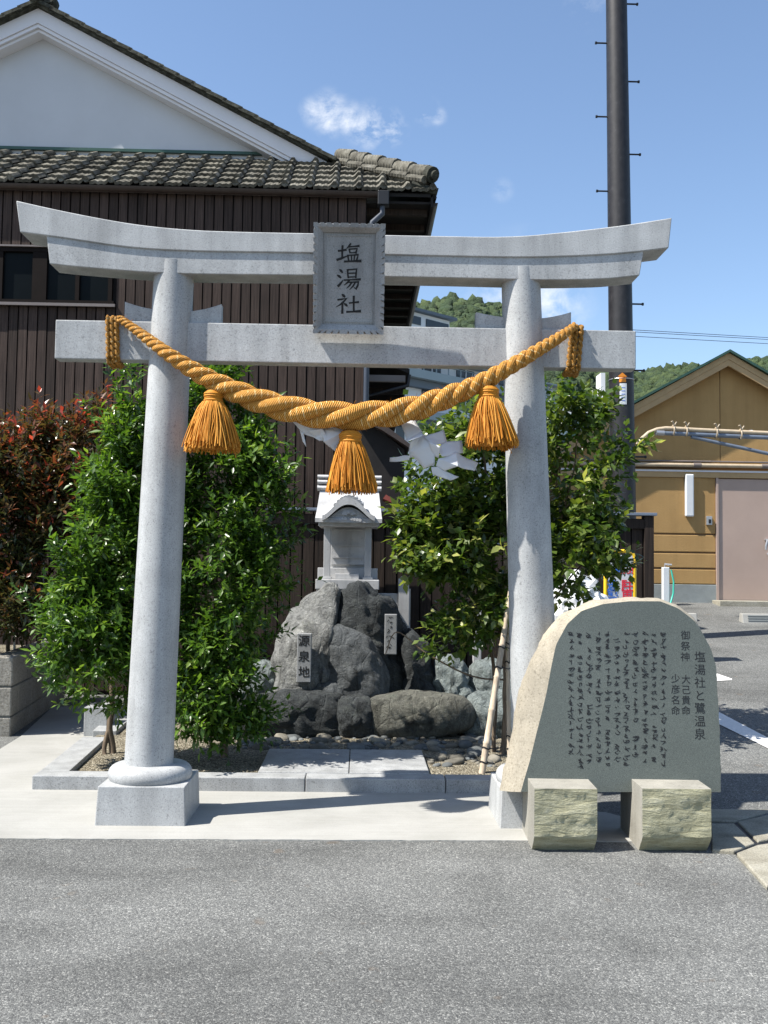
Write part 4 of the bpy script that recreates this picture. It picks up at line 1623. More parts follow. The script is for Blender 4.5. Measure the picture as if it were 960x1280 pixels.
    fw_ = (P(451.5, 350, 6.08).x - P(420, 350, 6.08).x)
    ucen = P(435.5, 350, 6.08).x - org.x
    ys_ = [(306, 331), (335, 361), (366, 389)]
    for strokes, (yt_, yb_) in zip(CH, ys_):
        v1 = (P(435, yt_, 6.06).z - org.z) / ev.z
        v0 = (P(435, yb_, 6.06).z - org.z) / ev.z
        for stk in strokes:
            pts = [(ucen + (x / 100 - .5) * fw_, v1 - (y / 100) * (v1 - v0), wd / 100 * fw_ * .58) for x, y, wd in stk]
            L, R = [], []
            for i, (u, v, wd) in enumerate(pts):
                a, b = pts[max(0, i - 1)], pts[min(len(pts) - 1, i + 1)]
                d = Vector((b[0] - a[0], b[1] - a[1])).normalized()
                nn = Vector((-d.y, d.x)) * wd
                ext = d * wd * (.5 if i == len(pts) - 1 else (-.4 if i == 0 else 0))
                L.append((u + nn.x + ext.x, v + nn.y + ext.y))
                R.append((u - nn.x + ext.x, v - nn.y + ext.y))
            k = len(L)
            vs = [Q(u, v, -.0432) for u, v in L] + [Q(u, v, -.0432) for u, v in R] + [Q(u, v, -.0449) for u, v in L] + [Q(u, v, -.0449) for u, v in R]
            fs = []
            for i in range(k - 1):
                fs += [(k + i, k + i + 1, i + 1, i), (i, i + 1, 2 * k + i + 1, 2 * k + i), (k + i + 1, k + i, 3 * k + i, 3 * k + i + 1)]
            fs += [(0, 2 * k, 3 * k, k), (k - 1, 2 * k - 1, 4 * k - 1, 3 * k - 1)]
            m.add(vs, fs)
    o = m.build('lettering', MT['ink'], pq, org=ORI[t], fix=False)
    return nz0, nz1


NZ0, NZ1 = torii()


# ================================================================== SACRED ROPE
def tube_uv(name, path, rad, n, m, parent, us=1.0):
    mb = MB().tube(path, rad, n)
    o = mb.build(name, m, parent, fix=False)
    me = o.data
    s = [0]
    for a, b in zip(path, path[1:]): s.append(s[-1] + (Vector(b) - Vector(a)).length)
    uv = me.uv_layers.new(name='UVMap')
    for p in me.polygons:
        ks = [me.loops[li].vertex_index % n for li in p.loop_indices]
        wrap = max(ks) - min(ks) > n / 2
        for li in p.loop_indices:
            vi = me.loops[li].vertex_index
            k = vi % n
            if wrap and k < n / 2: k += n
            uv.data[li].uv = (s[vi // n] * us, k / n)
    shade(o)
    return o


def resample(pts, n):
    """Catmull-Rom through points (tuples of equal length)"""
    A = np.array(pts, float)
    A = np.vstack([2 * A[0] - A[1], A, 2 * A[-1] - A[-2]])
    out = []
    segs = len(A) - 3
    for i in range(n):
        t = i / (n - 1) * segs
        k = min(int(t), segs - 1)
        u = t - k
        p0, p1, p2, p3 = A[k:k + 4]
        out.append(.5 * ((2 * p1) + (-p0 + p2) * u + (2 * p0 - 5 * p1 + 4 * p2 - p3) * u * u + (-p0 + 3 * p1 - 3 * p2 + p3) * u ** 3))
    return np.array(out)


def twist(name, cen, R, nstr, pitch, m, parent, sides=12, phase=0, fat=.555, off=.53, sgn=-1):
    """strands wound round a centre line; cen (k,3), R (k,)"""
    k = len(cen)
    pitch = np.broadcast_to(pitch, (k,))
    ph = [phase]
    for i in range(1, k):
        ds = np.linalg.norm(cen[i] - cen[i - 1])
        ph.append(ph[-1] + sgn * 2 * math.pi * ds / (nstr * pitch[i] * (R[i] + R[i - 1]) / 2))
    T = np.gradient(cen, axis=0)
    T /= np.linalg.norm(T, axis=1)[:, None]
    prev = None
    fr = []
    for i in range(k):
        t_ = Vector(T[i])
        if prev is None:
            e1 = (Vector((0, -1, 0)) - t_ * Vector((0, -1, 0)).dot(t_)).normalized() if abs(t_.y) < .9 else Vector((0, 0, 1))
        else:
            e1 = (prev - t_ * prev.dot(t_)).normalized()
        prev = e1
        fr.append((e1, e1.cross(t_) * -1))
    for s in range(nstr):
        path = []
        for i in range(k):
            a = ph[i] + 2 * math.pi * s / nstr
            e1, e2 = fr[i]
            path.append(Vector(cen[i]) + (e1 * math.cos(a) + e2 * math.sin(a)) * R[i] * off)
        tube_uv(name, path, [r * fat for r in R], sides, m, parent)


def sacred_rope():
    pts = [(149, 398, 5.0, 6.195), (165, 409, 6, 6.17), (185, 424, 7.5, 6.13), (208, 441, 9, 6.075), (235, 459, 11, 6.065), (265, 476, 13, 6.06), (300, 492, 15, 6.055), (340, 506, 16.8, 6.05), (385, 516, 18, 6.045), (430, 520, 18.5, 6.04), (475, 518, 18, 6.04), (520, 510, 16.5, 6.05), (560, 496, 14.5, 6.055), (600, 479, 12, 6.06), (640, 457, 10.3, 6.065), (672, 438, 8.8, 6.075), (700, 421, 7.2, 6.13), (719, 407, 5.2, 6.19)]
    A = resample(pts, 700)
    cen = np.array([P(a[0], a[1], a[3])[:] for a in A])
    R = np.array([a[2] * a[3] / F for a in A]) * (.93 + .03 * np.array([noise.noise(Vector((i * .045, 0, 0))) for i in range(len(A))]))
    c = P(437, 520, 6.04)
    t = thing('sacred_rope', c, 'thick golden twisted straw rope hanging in a curve across the torii', 'rope')
    rpx = np.array([a[2] for a in A])
    twist('strand', cen, R, 3, np.interp(rpx, [5, 7.5, 10, 13, 16, 18.5], [1.3, 1.4, 1.5, 1.75, 2.25, 2.9]), MT['rope'], t, 14)
    # stray fibres standing off the rope
    rs = np.random.RandomState(77)
    fm = MB()
    for i in range(420):
        k = rs.randint(10, len(cen) - 10)
        a = rs.uniform(0, 2 * math.pi)
        tn = Vector(cen[k + 3] - cen[k - 3]).normalized()
        e = Vector((0, math.cos(a), math.sin(a)))
        e = (e - tn * e.dot(tn)).normalized()
        p = Vector(cen[k]) + e * R[k] * .93
        dr = (e * rs.uniform(.3, 1) + tn * rs.uniform(-1.2, 1.2) + Vector(rs.normal(0, .3, 3))).normalized()
        ln = rs.uniform(.012, .04)
        fm.tube([p, p + dr * ln * .5, p + dr * ln + Vector((0, 0, -ln * .25))], [.0011, .0009, .0005], 3, False)
    fm.build('stray_fibres', MT['rope'], t, fix=False)['kind'] = 'stuff'
    # lashings round the tie beam at both ends
    for xs, ya, xk in (([135, 140.5, 146], 0, 149), ([714, 719.5, 726], 1, 719)):
        for j, px in enumerate(xs):
            x = P(px, 420, NUK_Y0).x
            lean = (-.02 if ya else .012)
            r = .0165
            y0, y1 = NUK_Y0 - r * 1.05, NUK_Y1 + r * 1.05
            z0, z1 = NZ0 - r * 1.05, NZ1 + r * 1.05
            loop = [(x + lean, y0, z0 + .02), (x + lean * .5, y0, (z0 + z1) / 2), (x, y0, z1 - .02), (x, y0 + .02, z1), (x, y1 - .02, z1), (x, y1, z1 - .02), (x, y1, z0 + .02), (x + lean, y1 - .02, z0), (x + lean, y0 + .02, z0), (x + lean, y0, z0 + .02)]
            B = resample(loop, 150)
            twist('lashing', B, np.full(len(B), r), 2, 2.6, MT['rope'], t, 8, j)
    return t


sacred_rope()


def tassel(px, pyt, pyb, wtop, wbot, Y, label, seed, lean=0):
    rs = np.random.RandomState(seed)
    top = P(px, pyt, Y)
    k = Y / F
    hb = (pyb - pyt) * k
    rb, rt_ = wbot / 2 * k, wtop / 2 * k
    t = thing('tassel', top, label, 'tassel', 'tassels on the rope')
    band = .066
    # wound collar
    m = MB()
    for i in range(6):
        z = top.z - .006 - band * i / 5
        r = rt_ * (.80 if i == 0 else (1.0 if i in (1, 2, 4) else .93))
        m.tube([(top.x + r * .86 * math.cos(a), top.y + r * .86 * math.sin(a), z) for a in np.linspace(0, 2 * math.pi, 25)], .0085, 6, False)
    m.lathe([(rt_ * .9, -band - .01), (rt_ * .9, -.01), (rt_ * .55, .006)], top, 20)
    o = m.build('collar', MT['tassel'], t, smooth=50)
    at = o.data.attributes.new('shade', 'FLOAT', 'POINT')
    at.data.foreach_set('value', rs.uniform(.3, .6, len(o.data.vertices)).astype(np.float32))
    MB().tube([top + Vector((0, 0, -.01)), top + Vector((.004, .01, .03)), top + Vector((0, .02, .07))], .008, 8).build('cord', MT['rope'], t)
    # strands
    ns = 520
    V, T, S = [], [], []
    b = 0
    for i in range(ns):
        a = rs.uniform(0, 2 * math.pi)
        q = rs.uniform(.55, 1.0) ** .6
        wild = rs.random() < .06
        if wild: q *= rs.uniform(1.0, 1.14)
        ln = hb * rs.uniform(.88, 1.03) * (rs.uniform(.96, 1.07) if wild else 1) - band
        wob = rs.normal(0, .22 if wild else .12)
        wob2 = rs.normal(0, .05)
        rad = rs.uniform(.0028, .0046)
        sh = rs.random()
        segs = 8
        for j in range(segs + 1):
            u = j / segs
            rr = (rt_ * .92 + (rb - rt_ * .92) * (u ** .72)) * q
            an = a + wob * math.sin(u * 4 + i) * .5 * (1 - .3 * u) + wob2 * u
            c = np.array([top.x + rr * math.cos(an) + lean * u * hb, top.y + rr * math.sin(an), top.z - band - u * ln])
            rdir = np.array([math.cos(an), math.sin(an), .3])
            tdir = np.array([-math.sin(an), math.cos(an), 0])
            for c_, s_ in ((0, 1), (2.09, 1), (4.18, 1)):
                V.append(c + rad * (rdir * math.cos(c_) + tdir * math.sin(c_)))
                S.append(sh * .75 + .25 * rs.random())
        for j in range(segs):
            for e in range(3):
                e2 = (e + 1) % 3
                T.append((b + j * 3 + e, b + j * 3 + e2, b + (j + 1) * 3 + e2, b + (j + 1) * 3 + e))
        b += (segs + 1) * 3
    np_mesh('fringe', np.array(V), np.array(T), np.array(S), MT['tassel'], t, ORI[t])
    # dense inside
    m = MB()
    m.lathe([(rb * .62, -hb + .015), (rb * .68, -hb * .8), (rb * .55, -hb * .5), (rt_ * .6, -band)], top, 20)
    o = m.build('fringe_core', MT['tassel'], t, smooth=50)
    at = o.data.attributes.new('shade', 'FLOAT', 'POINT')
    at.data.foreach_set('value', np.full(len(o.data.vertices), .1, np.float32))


tassel(267, 489, 564, 25, 70, 6.06, 'golden fringed tassel hanging beside the leafy green shrub and torii post', 1)
tassel(438, 540, 615, 30, 64, 6.045, 'golden fringed tassel hanging from the lowest point of the rope above the small shrine', 2, .04)
tassel(611, 484, 560, 27, 68, 6.06, 'golden fringed tassel hanging beside the white paper streamer, before the camellia bush', 3, .06)


# ================================================================== PAPER STREAMERS
def streamer(name, quads, label, Y):
    m = MB()
    for q in quads:
        m.add([P(x, y, Y + d) for x, y, d in q], [tuple(range(len(q)))])
    o = m.build(name, MT['paper'], None, fix=False)
    bm = bmesh.new()
    bm.from_mesh(o.data)
    bmesh.ops.triangulate(bm, faces=bm.faces)
    bmesh.ops.subdivide_edges(bm, edges=bm.edges, cuts=5, use_grid_fill=True)
    for v in bm.verts:
        w = (v.co + o.location)
        v.co += Vector((noise.noise(w * 9), 1.6 * noise.noise(w * 8 + Vector((3, 1, 2))), noise.noise(w * 9 + Vector((9, 4, 2))))) * .014
    bm.to_mesh(o.data)
    bm.free()
    shade(o, 25)
    md = o.modifiers.new('thick', 'SOLIDIFY')
    md.thickness = .002
    tag(o, label, 'paper streamer', 'paper streamers on the rope')


streamer('paper_streamer', [
    [(498, 524, .06), (516, 520, .10), (529, 541, .02), (507, 549, 0)],
    [(505, 549, -.04), (527, 540, .0), (529, 543, -.06), (512, 552, -.10)],
    [(512, 551, -.01), (530, 543, .0), (543, 556, -.05), (545, 582, -.03), (530, 587, .0), (513, 566, .01)],
    [(530, 546, -.02), (553, 537, .05), (559, 552, .02), (540, 556, -.06)],
    [(535, 553, -.05), (552, 557, -.10), (549, 573, -.04), (542, 570, -.03)],
    [(550, 553, .0), (578, 549, .04), (579, 567, .0), (553, 571, -.05), (548, 562, -.06)],
    [(549, 574, -.05), (569, 566, -.02), (598, 580, .06), (592, 588, .02), (570, 582, -.06), (556, 588, -.04), (546, 583, -.05)],
    [(540, 585, -.04), (548, 584, -.05), (573, 596, .01), (563, 600, -.03), (541, 592, -.04)],
    [(512, 558, .01), (528, 564, 0), (525, 572, .03), (512, 573, .05)],
    [(513, 570, .0), (512, 575, .01), (487, 578, .08), (488, 572, .06), (505, 569, .03)]],
    'white folded paper streamer blowing sideways below the rope, before the camellia bush', 6.10)
streamer('paper_streamer', [
    [(360, 521, .02), (376, 528, .0), (404, 534, -.03), (426, 536, -.02), (426, 545, .0), (400, 551, -.02), (378, 541, .02)],
    [(374, 536, .02), (379, 541, .01), (383, 558, .03), (378, 551, .03)],
    [(404, 534, -.03), (427, 541, -.05), (422, 566, -.01), (411, 557, -.03), (405, 550, -.06)],
    [(385, 538, -.04), (402, 535, -.06), (410, 546, -.05), (398, 549, .0)]],
    'white crumpled paper streamer tucked under the rope beside the middle tassel', 6.10)


# ================================================================== INSCRIBED STONE
def stele():
    Yb = 5.77
    p_bot = P(775, 989, Yb)
    lean = math.radians(8)
    rot = math.radians(2)
    nrm = Vector((-math.sin(rot) * math.cos(lean), -math.cos(rot) * math.cos(lean), math.sin(lean)))

    def FP(px, py, off=0.0):
        d = ray(px, py)
        o = p_bot + nrm * off
        return EYE + d * ((o - EYE).dot(nrm) / d.dot(nrm))
    t = thing('inscribed_stone', (p_bot.x, Yb, 0), 'large rounded green grey stone inscribed with Japanese text on two square feet', 'stone monument')
    inner = [(651, 990), (656, 972), (662, 952), (671, 915), (678, 888), (684, 862), (689, 834), (695, 806), (709, 780), (727, 763.5), (754, 755), (787, 751.5), (825, 751.5), (848, 760.5), (868, 776), (879, 793), (889, 812), (895, 832), (897, 870), (899, 907), (900.5, 945), (901, 990)]
    outer = [(624, 988), (628, 966), (633, 949), (641, 915), (644, 890), (648, 866), (655, 845), (664, 824), (680, 793), (703, 767), (738, 752), (777, 747), (822, 747.5), (846, 757), (866, 773), (877, 791), (886, 811), (892, 832), (894, 870), (896, 907), (897, 945), (898, 990)]

    def rs_(pts, n=110):
        A = np.array(pts, float)
        s = np.r_[0, np.cumsum(np.linalg.norm(np.diff(A, axis=0), axis=1))]
        u = np.linspace(0, s[-1], n)
        return list(zip(np.interp(u, s, A[:, 0]), np.interp(u, s, A[:, 1])))
    A, B = rs_(inner), rs_(outer)
    n = len(A)
    thick = .27
    bk = -nrm
    rings = []
    face = [FP(*p) for p in A]
    out = [FP(x, y, -.10) for x, y in B]      # widest line, 10 cm behind the face
    cen = sum(face, Vector()) / n
    nr = 9
    for j in range(nr):
        u = j / (nr - 1)
        ring = []
        for i in range(n):
            if u <= .45:
                q = u / .45
                p = face[i].lerp(out[i], math.sin(q * math.pi / 2) ** .9)
                tgt = face[i] + bk * (.10 * q)
                p = p - nrm * ((p - tgt).dot(nrm))
            else:
                q = (u - .45) / .55
                c2 = cen + bk * (thick)
                p = out[i] + bk * ((thick - .10) * q)
                p = p.lerp(Vector((c2.x, c2.y, p.z)), .10 * q * q) if True else p
            if j > 0:
                am = .011 if j < nr - 1 else .015
                q_ = p * 9
                off = Vector((noise.noise(q_), noise.noise(q_ + Vector((7, 1, 3))), noise.noise(q_ + Vector((2, 9, 5)))))
                q_ = p * 28
                off += .5 * Vector((noise.noise(q_), noise.noise(q_ + Vector((7, 1, 3))), noise.noise(q_ + Vector((2, 9, 5)))))
                if p.z < .34: off.z = 0
                p = p + off * am
            ring.append(p)
        rings.append(ring)
    m = MB()
    for r in rings: m.v += r
    for j in range(nr - 1):
        for i in range(n - 1):
            m.f.append((j * n + i, (j + 1) * n + i, (j + 1) * n + i + 1, j * n + i + 1))
        m.f.append((j * n + n - 1, (j + 1) * n + n - 1, (j + 1) * n, j * n))
    m.f.append(tuple(range((nr - 1) * n, nr * n)))
    body = m.build('body', MT['stele_rough'], t, smooth=45)
    f = MB()
    f.v = [p + nrm * .0 for p in face]
    f.f = [tuple(range(n))[::-1]]
    o = f.build('polished_face', MT['stele_face'], body, org=ORI[t])
    # lettering
    mm = MB()
    ex = Vector((math.cos(rot), -math.sin(rot), 0))
    ez = ex.cross(-nrm) * -1
    if ez.z < 0: ez = -ez
    LV, LF = [], []

    def glyph(ch, px, py, size_px):
        c = bpy.data.curves.new('g', 'FONT')
        c.body = ch
        c.size = size_px * 5.8 / F
        c.align_x = 'CENTER'
        c.align_y = 'CENTER'
        c.resolution_u = 2
        c.offset = -.0001
        o = bpy.data.objects.new('g', c)
        COL.objects.link(o)
        dg = bpy.context.evaluated_depsgraph_get()
        me = o.evaluated_get(dg).to_mesh()
        ctr = FP(px, py, .0012)
        b = len(LV)
        for v in me.vertices: LV.append(ctr + ex * v.co.x + ez * v.co.y)
        for p in me.polygons: LF.append(tuple(b + i for i in p.vertices))
        o.evaluated_get(dg).to_mesh_clear()
        bpy.data.objects.remove(o)
    for i, ch in enumerate('塩湯社と鷺温泉'):
        glyph(ch, 875, 822 + i * 16.1, 14.5)
    for i, ch in enumerate('御祭神'):
        glyph(ch, 857 + i * -.2, 795 + i * 13.4, 12.5)
    for i, ch in enumerate('大己貴命'):
        glyph(ch, 857.5, 850 + i * 13.0, 12.0)
    for i, ch in enumerate('少彦名命'):
        glyph(ch, 844.5, 849 + i * 13.4, 12.0)
    # the flowing cursive body text: unreadable brush characters in eleven columns
    rs = random.Random(21)
    for ci in range(11):
        x0 = 713.5 + ci * 11.55
        y = 793 + rs.uniform(-1, 1)
        yend = [950, 959, 959, 950, 958, 958, 958, 956, 958, 957, 958][ci]
        while y < yend:
            if rs.random() < .06:
                y += 9
                continue
            h = rs.uniform(6.8, 9.6)
            wd_ = rs.uniform(4.0, 5.2)
            STK = (((-1, .1, .5), (0, 0, .6), (1, -.25, .8)), ((0, -1, .8), (.1, 0, .7), (0, 1, .5)), ((.3, -1, .8), (0, 0, .7), (-1, .9, .2)), ((-.2, -.6, .4), (.3, .2, .8), (1, .8, .9)),
                   ((-.9, -.6, .5), (.8, -.7, .8), (.5, .1, .7), (-.4, .9, .3)), ((-.8, -.2, .7), (-.6, .6, .8), (.2, .9, .7), (.9, .5, .2)), ((-.2, -.2, .4), (.2, .2, 1.0), (.3, .4, .4)), ((-.8, -.8, .6), (.2, -.2, .7), (-.6, .4, .7), (.7, .9, .4)))
            for s in range(rs.choice((2, 3, 3, 4, 4))):
                k_ = rs.choice(STK)
                ox, oy, sc_ = rs.uniform(-.35, .35), rs.uniform(-.45, .45), rs.uniform(.45, .85)
                pts_ = [(x0 + wd_ * (ox + sc_ * a) + rs.uniform(-.4, .4), y + h * .48 * (oy + sc_ * b) + rs.uniform(-.4, .4), c * rs.uniform(.75, 1.1)) for a, b, c in k_]
                K_ = 4 * len(pts_)
                pts = resample(pts_, K_)
                bse = len(LV)
                for i, q in enumerate(pts):
                    d = pts[min(K_ - 1, i + 1)][:2] - pts[max(0, i - 1)][:2]
                    d /= (np.linalg.norm(d) + 1e-6)
                    for sg2 in (1, -1):
                        LV.append(FP(q[0] - d[1] * q[2] * sg2 * .72, q[1] + d[0] * q[2] * sg2 * .72, .0012 + s * .0003))
                for i in range(K_ - 1):
                    LF.append((bse + 2 * i, bse + 2 * i + 1, bse + 2 * i + 3, bse + 2 * i + 2))
            y += h + rs.uniform(.0, .9)
    me = bpy.data.meshes.new('lettering')
    me.from_pydata([v - ORI[t] for v in LV], [], LF)
    link_mesh('lettering', me, MT['ink'], body, ORI[t])['kind'] = 'stuff'
    # two square feet the stone is let into
    for x0, x1, lab in ((668, 746.5, 'a'), (803, 889, 'b')):
        Y0 = 5.53
        xa, xb = P(x0, 1000, Y0).x, P(x1, 1000, Y0).x
        zt = P((x0 + x1) / 2, 986, Y0).z
        m = MB()
        # faces cut in a grid so the split front can be rough; the foot is undercut
        nx, nz = 22, 18
        gv = {}
        for jz in range(nz + 1):
            for ix in range(nx + 1):
                u, v = ix / nx, jz / nz
                x = xa + (xb - xa) * u
                z = -.01 + (zt + .01) * v
                q = Vector((x, 3, z))
                rough = .010 * noise.fractal(q * Vector((5, 1, 12)), .8, 2.1, 4) + .004 * noise.noise(q * 45)
                edge = min(1, min(u, 1 - u) * 8)
                under = .075 * max(0, 1 - z / .085) ** 1.0
                gv[ix, jz] = len(m.v)
                m.v.append(Vector((x, Y0 + rough * (.35 + .65 * edge) * (.4 if jz == nz else 1) + under, z)))
        for jz in range(nz):
            for ix in range(nx):
                m.f.append((gv[ix, jz], gv[ix + 1, jz], gv[ix + 1, jz + 1], gv[ix, jz + 1]))
        fr = m.build('foot_front', MT['split_stone'], t, smooth=30, fix=False)
        b = MB()
        Ybk = 6.06
        dxb = .018
        e0, e1 = [m.v[gv[0, j]] for j in range(nz + 1)], [m.v[gv[nx, j]] for j in range(nz + 1)]
        tp = [m.v[gv[i, nz]] for i in range(nx + 1)]
        kk = len(e0)
        b.add(e0 + [Vector((p.x + dxb, Ybk, p.z)) for p in e0], [(i, i + 1, kk + i + 1, kk + i) for i in range(kk - 1)])
        b.add(e1 + [Vector((p.x + dxb, Ybk, p.z)) for p in e1], [(i + 1, i, kk + i, kk + i + 1) for i in range(kk - 1)])
        k2 = len(tp)
        b.add(tp + [Vector((p.x + dxb, Ybk, zt)) for p in tp], [(i, i + 1, k2 + i + 1, k2 + i) for i in range(k2 - 1)])
        b.add([(xa + dxb, Ybk, -.01), (xb + dxb, Ybk, -.01), (xb + dxb, Ybk, zt), (xa + dxb, Ybk, zt)], [(1, 0, 3, 2)])
        b.build('foot', MT['granite' if False else 'foot_stone'], t, fix=False)


granite('foot_stone', (.34, .325, .28, 1), (.22, .21, .18, 1), (.44, .425, .38, 1), 120, .8, .25)
stele()


# ================================================================== ROCKS
def outline_rock(name, pts, Y, df, db, m, seed, label, cat='boulder', group=None, amp=.07, rings=13, N=72, cleft=None, facet=.6, pole=None):
    W = [P(x, y, Y) for x, y in pts]
    q = [(p.x, p.z) for p in W]
    for _ in range(2):      # round the corners
        q2 = []
        for i in range(len(q)):
            a, b = q[i], q[(i + 1) % len(q)]
            q2 += [(a[0] * .75 + b[0] * .25, a[1] * .75 + b[1] * .25), (a[0] * .25 + b[0] * .75, a[1] * .25 + b[1] * .75)]
        q = q2
    A = np.array(q + [q[0]])
    s = np.r_[0, np.cumsum(np.linalg.norm(np.diff(A, axis=0), axis=1))]
    u = np.linspace(0, s[-1], N, endpoint=False)
    R = np.c_[np.interp(u, s, A[:, 0]), np.interp(u, s, A[:, 1])]
    c = R.mean(axis=0)
    size = s[-1] / 4
    off = Vector((seed * 3.7, seed * 1.9, seed * 5.1))
    mb = MB()
    # a fine grid over the body: rings from the front pole to the back pole
    K = rings * 2 + 7
    for j in range(K + 1):
        t = -math.cos(math.pi * (j + .35) / (K + .7))
        y = Y + (df if t < 0 else db) * t
        sc = max(.03, (1 - abs(t) ** 2.6)) ** .42
        cj = c
        if pole and t < 0:
            q_ = P(pole[0], pole[1], Y - df)
            cj = c + (np.array([q_.x, q_.z]) - c) * (-t) ** 1.5 * .8
        for i in range(N):
            p = Vector((cj[0] + (R[i, 0] - c[0]) * sc, y, cj[1] + (R[i, 1] - c[1]) * sc))
            d = Vector((p.x - c[0], (p.y - Y) * .8, p.z - c[1])).normalized()
            w = p * (1.0 / size) + off
            f1 = noise.fractal(w * 1.5, .9, 2.0, 3)
            cell = noise.voronoi(w * 1.7)[0]
            f2 = (cell[1] - cell[0])
            f3 = noise.fractal(w * 6, .8, 2.1, 4)
            f4 = abs(noise.noise(w * 2.6 + Vector((3, 7, 1)))) + .5 * abs(noise.noise(w * 6.1))
            f5 = abs(noise.noise(Vector((w.x * 9, w.y * 9, w.z * 3.5))))
            h = amp * size * (1.5 * f1 + facet * (1.6 * (min(f2, .5) - .25) + 1.1 * (f4 - .3) + .7 * (f5 - .2)) + .5 * f3)
            if cleft:
                for (x0, z0, x1, z1, wd, dp) in cleft:
                    tt = min(1, max(0, (p.z - z0) / (z1 - z0)))
                    xx = x0 + (x1 - x0) * tt + .02 * f3
                    if p.y < Y + .1:
                        h -= dp * math.exp(-((p.x - xx) / wd) ** 2)
            p = p + d * h
            mb.v.append(p)
    for j in range(K):
        for i in range(N):
            i2 = (i + 1) % N
            mb.f.append((j * N + i, j * N + i2, (j + 1) * N + i2, (j + 1) * N + i))
    mb.f.append(tuple(range(N - 1, -1, -1)))
    mb.f.append(tuple(K * N + i for i in range(N)))
    base = min(v.z for v in mb.v)
    o = mb.build(name, m, None, smooth=True, org=(c[0], Y, max(0, base)))
    tag(o, label, cat, group)
    return o


gb = 'boulders around the spring'
MG, MD = MT['rock_grey'], MT['rock_dark']
outline_rock('boulder', [(336, 905), (339, 835), (345, 800), (353, 776), (372, 752), (398, 734), (414, 727), (424, 736), (422, 770), (416, 810), (410, 850), (408, 905)], 9.5, .42, .4, MG, 1, 'tall pale grey boulder carrying a small inscribed stone tablet, beside the dark crested rock', 'boulder', gb, .06, 18, 110, pole=(398, 850))
outline_rock('boulder', [(420, 905), (416, 830), (414, 790), (420, 750), (432, 728), (452, 724), (475, 738), (493, 756), (503, 780), (508, 830), (510, 905)], 9.6, .36, .45, MD, 2, 'dark crested boulder in front of the small stone shrine', 'boulder', gb, .07, 18, 110, pole=(450, 800))
outline_rock('boulder', [(388, 905), (396, 850), (398, 805), (405, 782), (420, 774), (438, 780), (464, 793), (478, 820), (486, 850), (490, 905)], 9.28, .24, .3, MT['rock_mid'], 3, 'smooth dark grey rock leaning at the foot of the crested boulder', 'boulder', gb, .035, 18, 110, facet=.25, pole=(440, 850))
outline_rock('boulder', [(370, 905), (382, 866), (400, 850), (420, 846), (436, 866), (440, 905)], 9.12, .14, .2, MT['rock_mid'], 4, 'small wedge shaped rock under the pale tablet', 'boulder', gb, .06)
outline_rock('boulder', [(494, 905), (497, 840), (502, 800), (512, 786), (530, 798), (541, 818), (545, 850), (548, 905)], 9.5, .22, .3, MD, 5, 'streaked upright rock beside the stone post under the camellia', 'boulder', gb, .08)
outline_rock('boulder', [(262, 930), (268, 885), (285, 868), (345, 862), (410, 864), (430, 872), (436, 900), (430, 924), (340, 932)], 8.98, .24, .25, MD, 6, 'long low dark boulder in the edging row, half hidden by the green shrub', 'boulder', gb, .05, 16, 100, facet=.35)
outline_rock('boulder', [(420, 926), (420, 885), (426, 870), (446, 867), (466, 870), (472, 890), (470, 924)], 8.95, .19, .22, MD, 7, 'small dark squarish boulder between the two long edging boulders', 'boulder', gb, .05)
outline_rock('boulder', [(452, 926), (456, 880), (464, 870), (500, 866), (540, 865), (574, 867), (588, 876), (594, 892), (590, 908), (570, 919), (510, 926)], 8.95, .22, .3, MT['rock_brown'], 8, 'long smooth tan boulder in the edging row with a rounded end', 'boulder', gb, .03, 16, 100, facet=.25)
outline_rock('boulder', [(576, 928), (580, 888), (592, 866), (620, 861), (650, 868), (664, 895), (664, 930)], 9.05, .2, .25, MT['rock_blue'], 9, 'pale blue grey boulder behind the bamboo stake', 'boulder', gb, .05)
outline_rock('boulder', [(536, 900), (540, 845), (546, 822), (566, 818), (584, 826), (592, 850), (594, 900)], 9.5, .2, .25, MT['rock_blue'], 10, 'pale bluish rock in the back row beside the streaked upright rock', 'boulder', gb, .08)
outline_rock('boulder', [(580, 900), (586, 840), (600, 824), (626, 822), (650, 832), (660, 860), (660, 900)], 9.6, .22, .25, MT['rock_blue'], 11, 'broad pale bluish rock in the back row under the camellia branches', 'boulder', gb, .08)
outline_rock('boulder', [(296, 900), (300, 845), (312, 826), (334, 820), (350, 834), (356, 870), (356, 900)], 9.5, .2, .25, MT['rock_blue'], 12, 'pale rounded rock half hidden between the green shrub and the tall grey boulder', 'boulder', gb, .06)


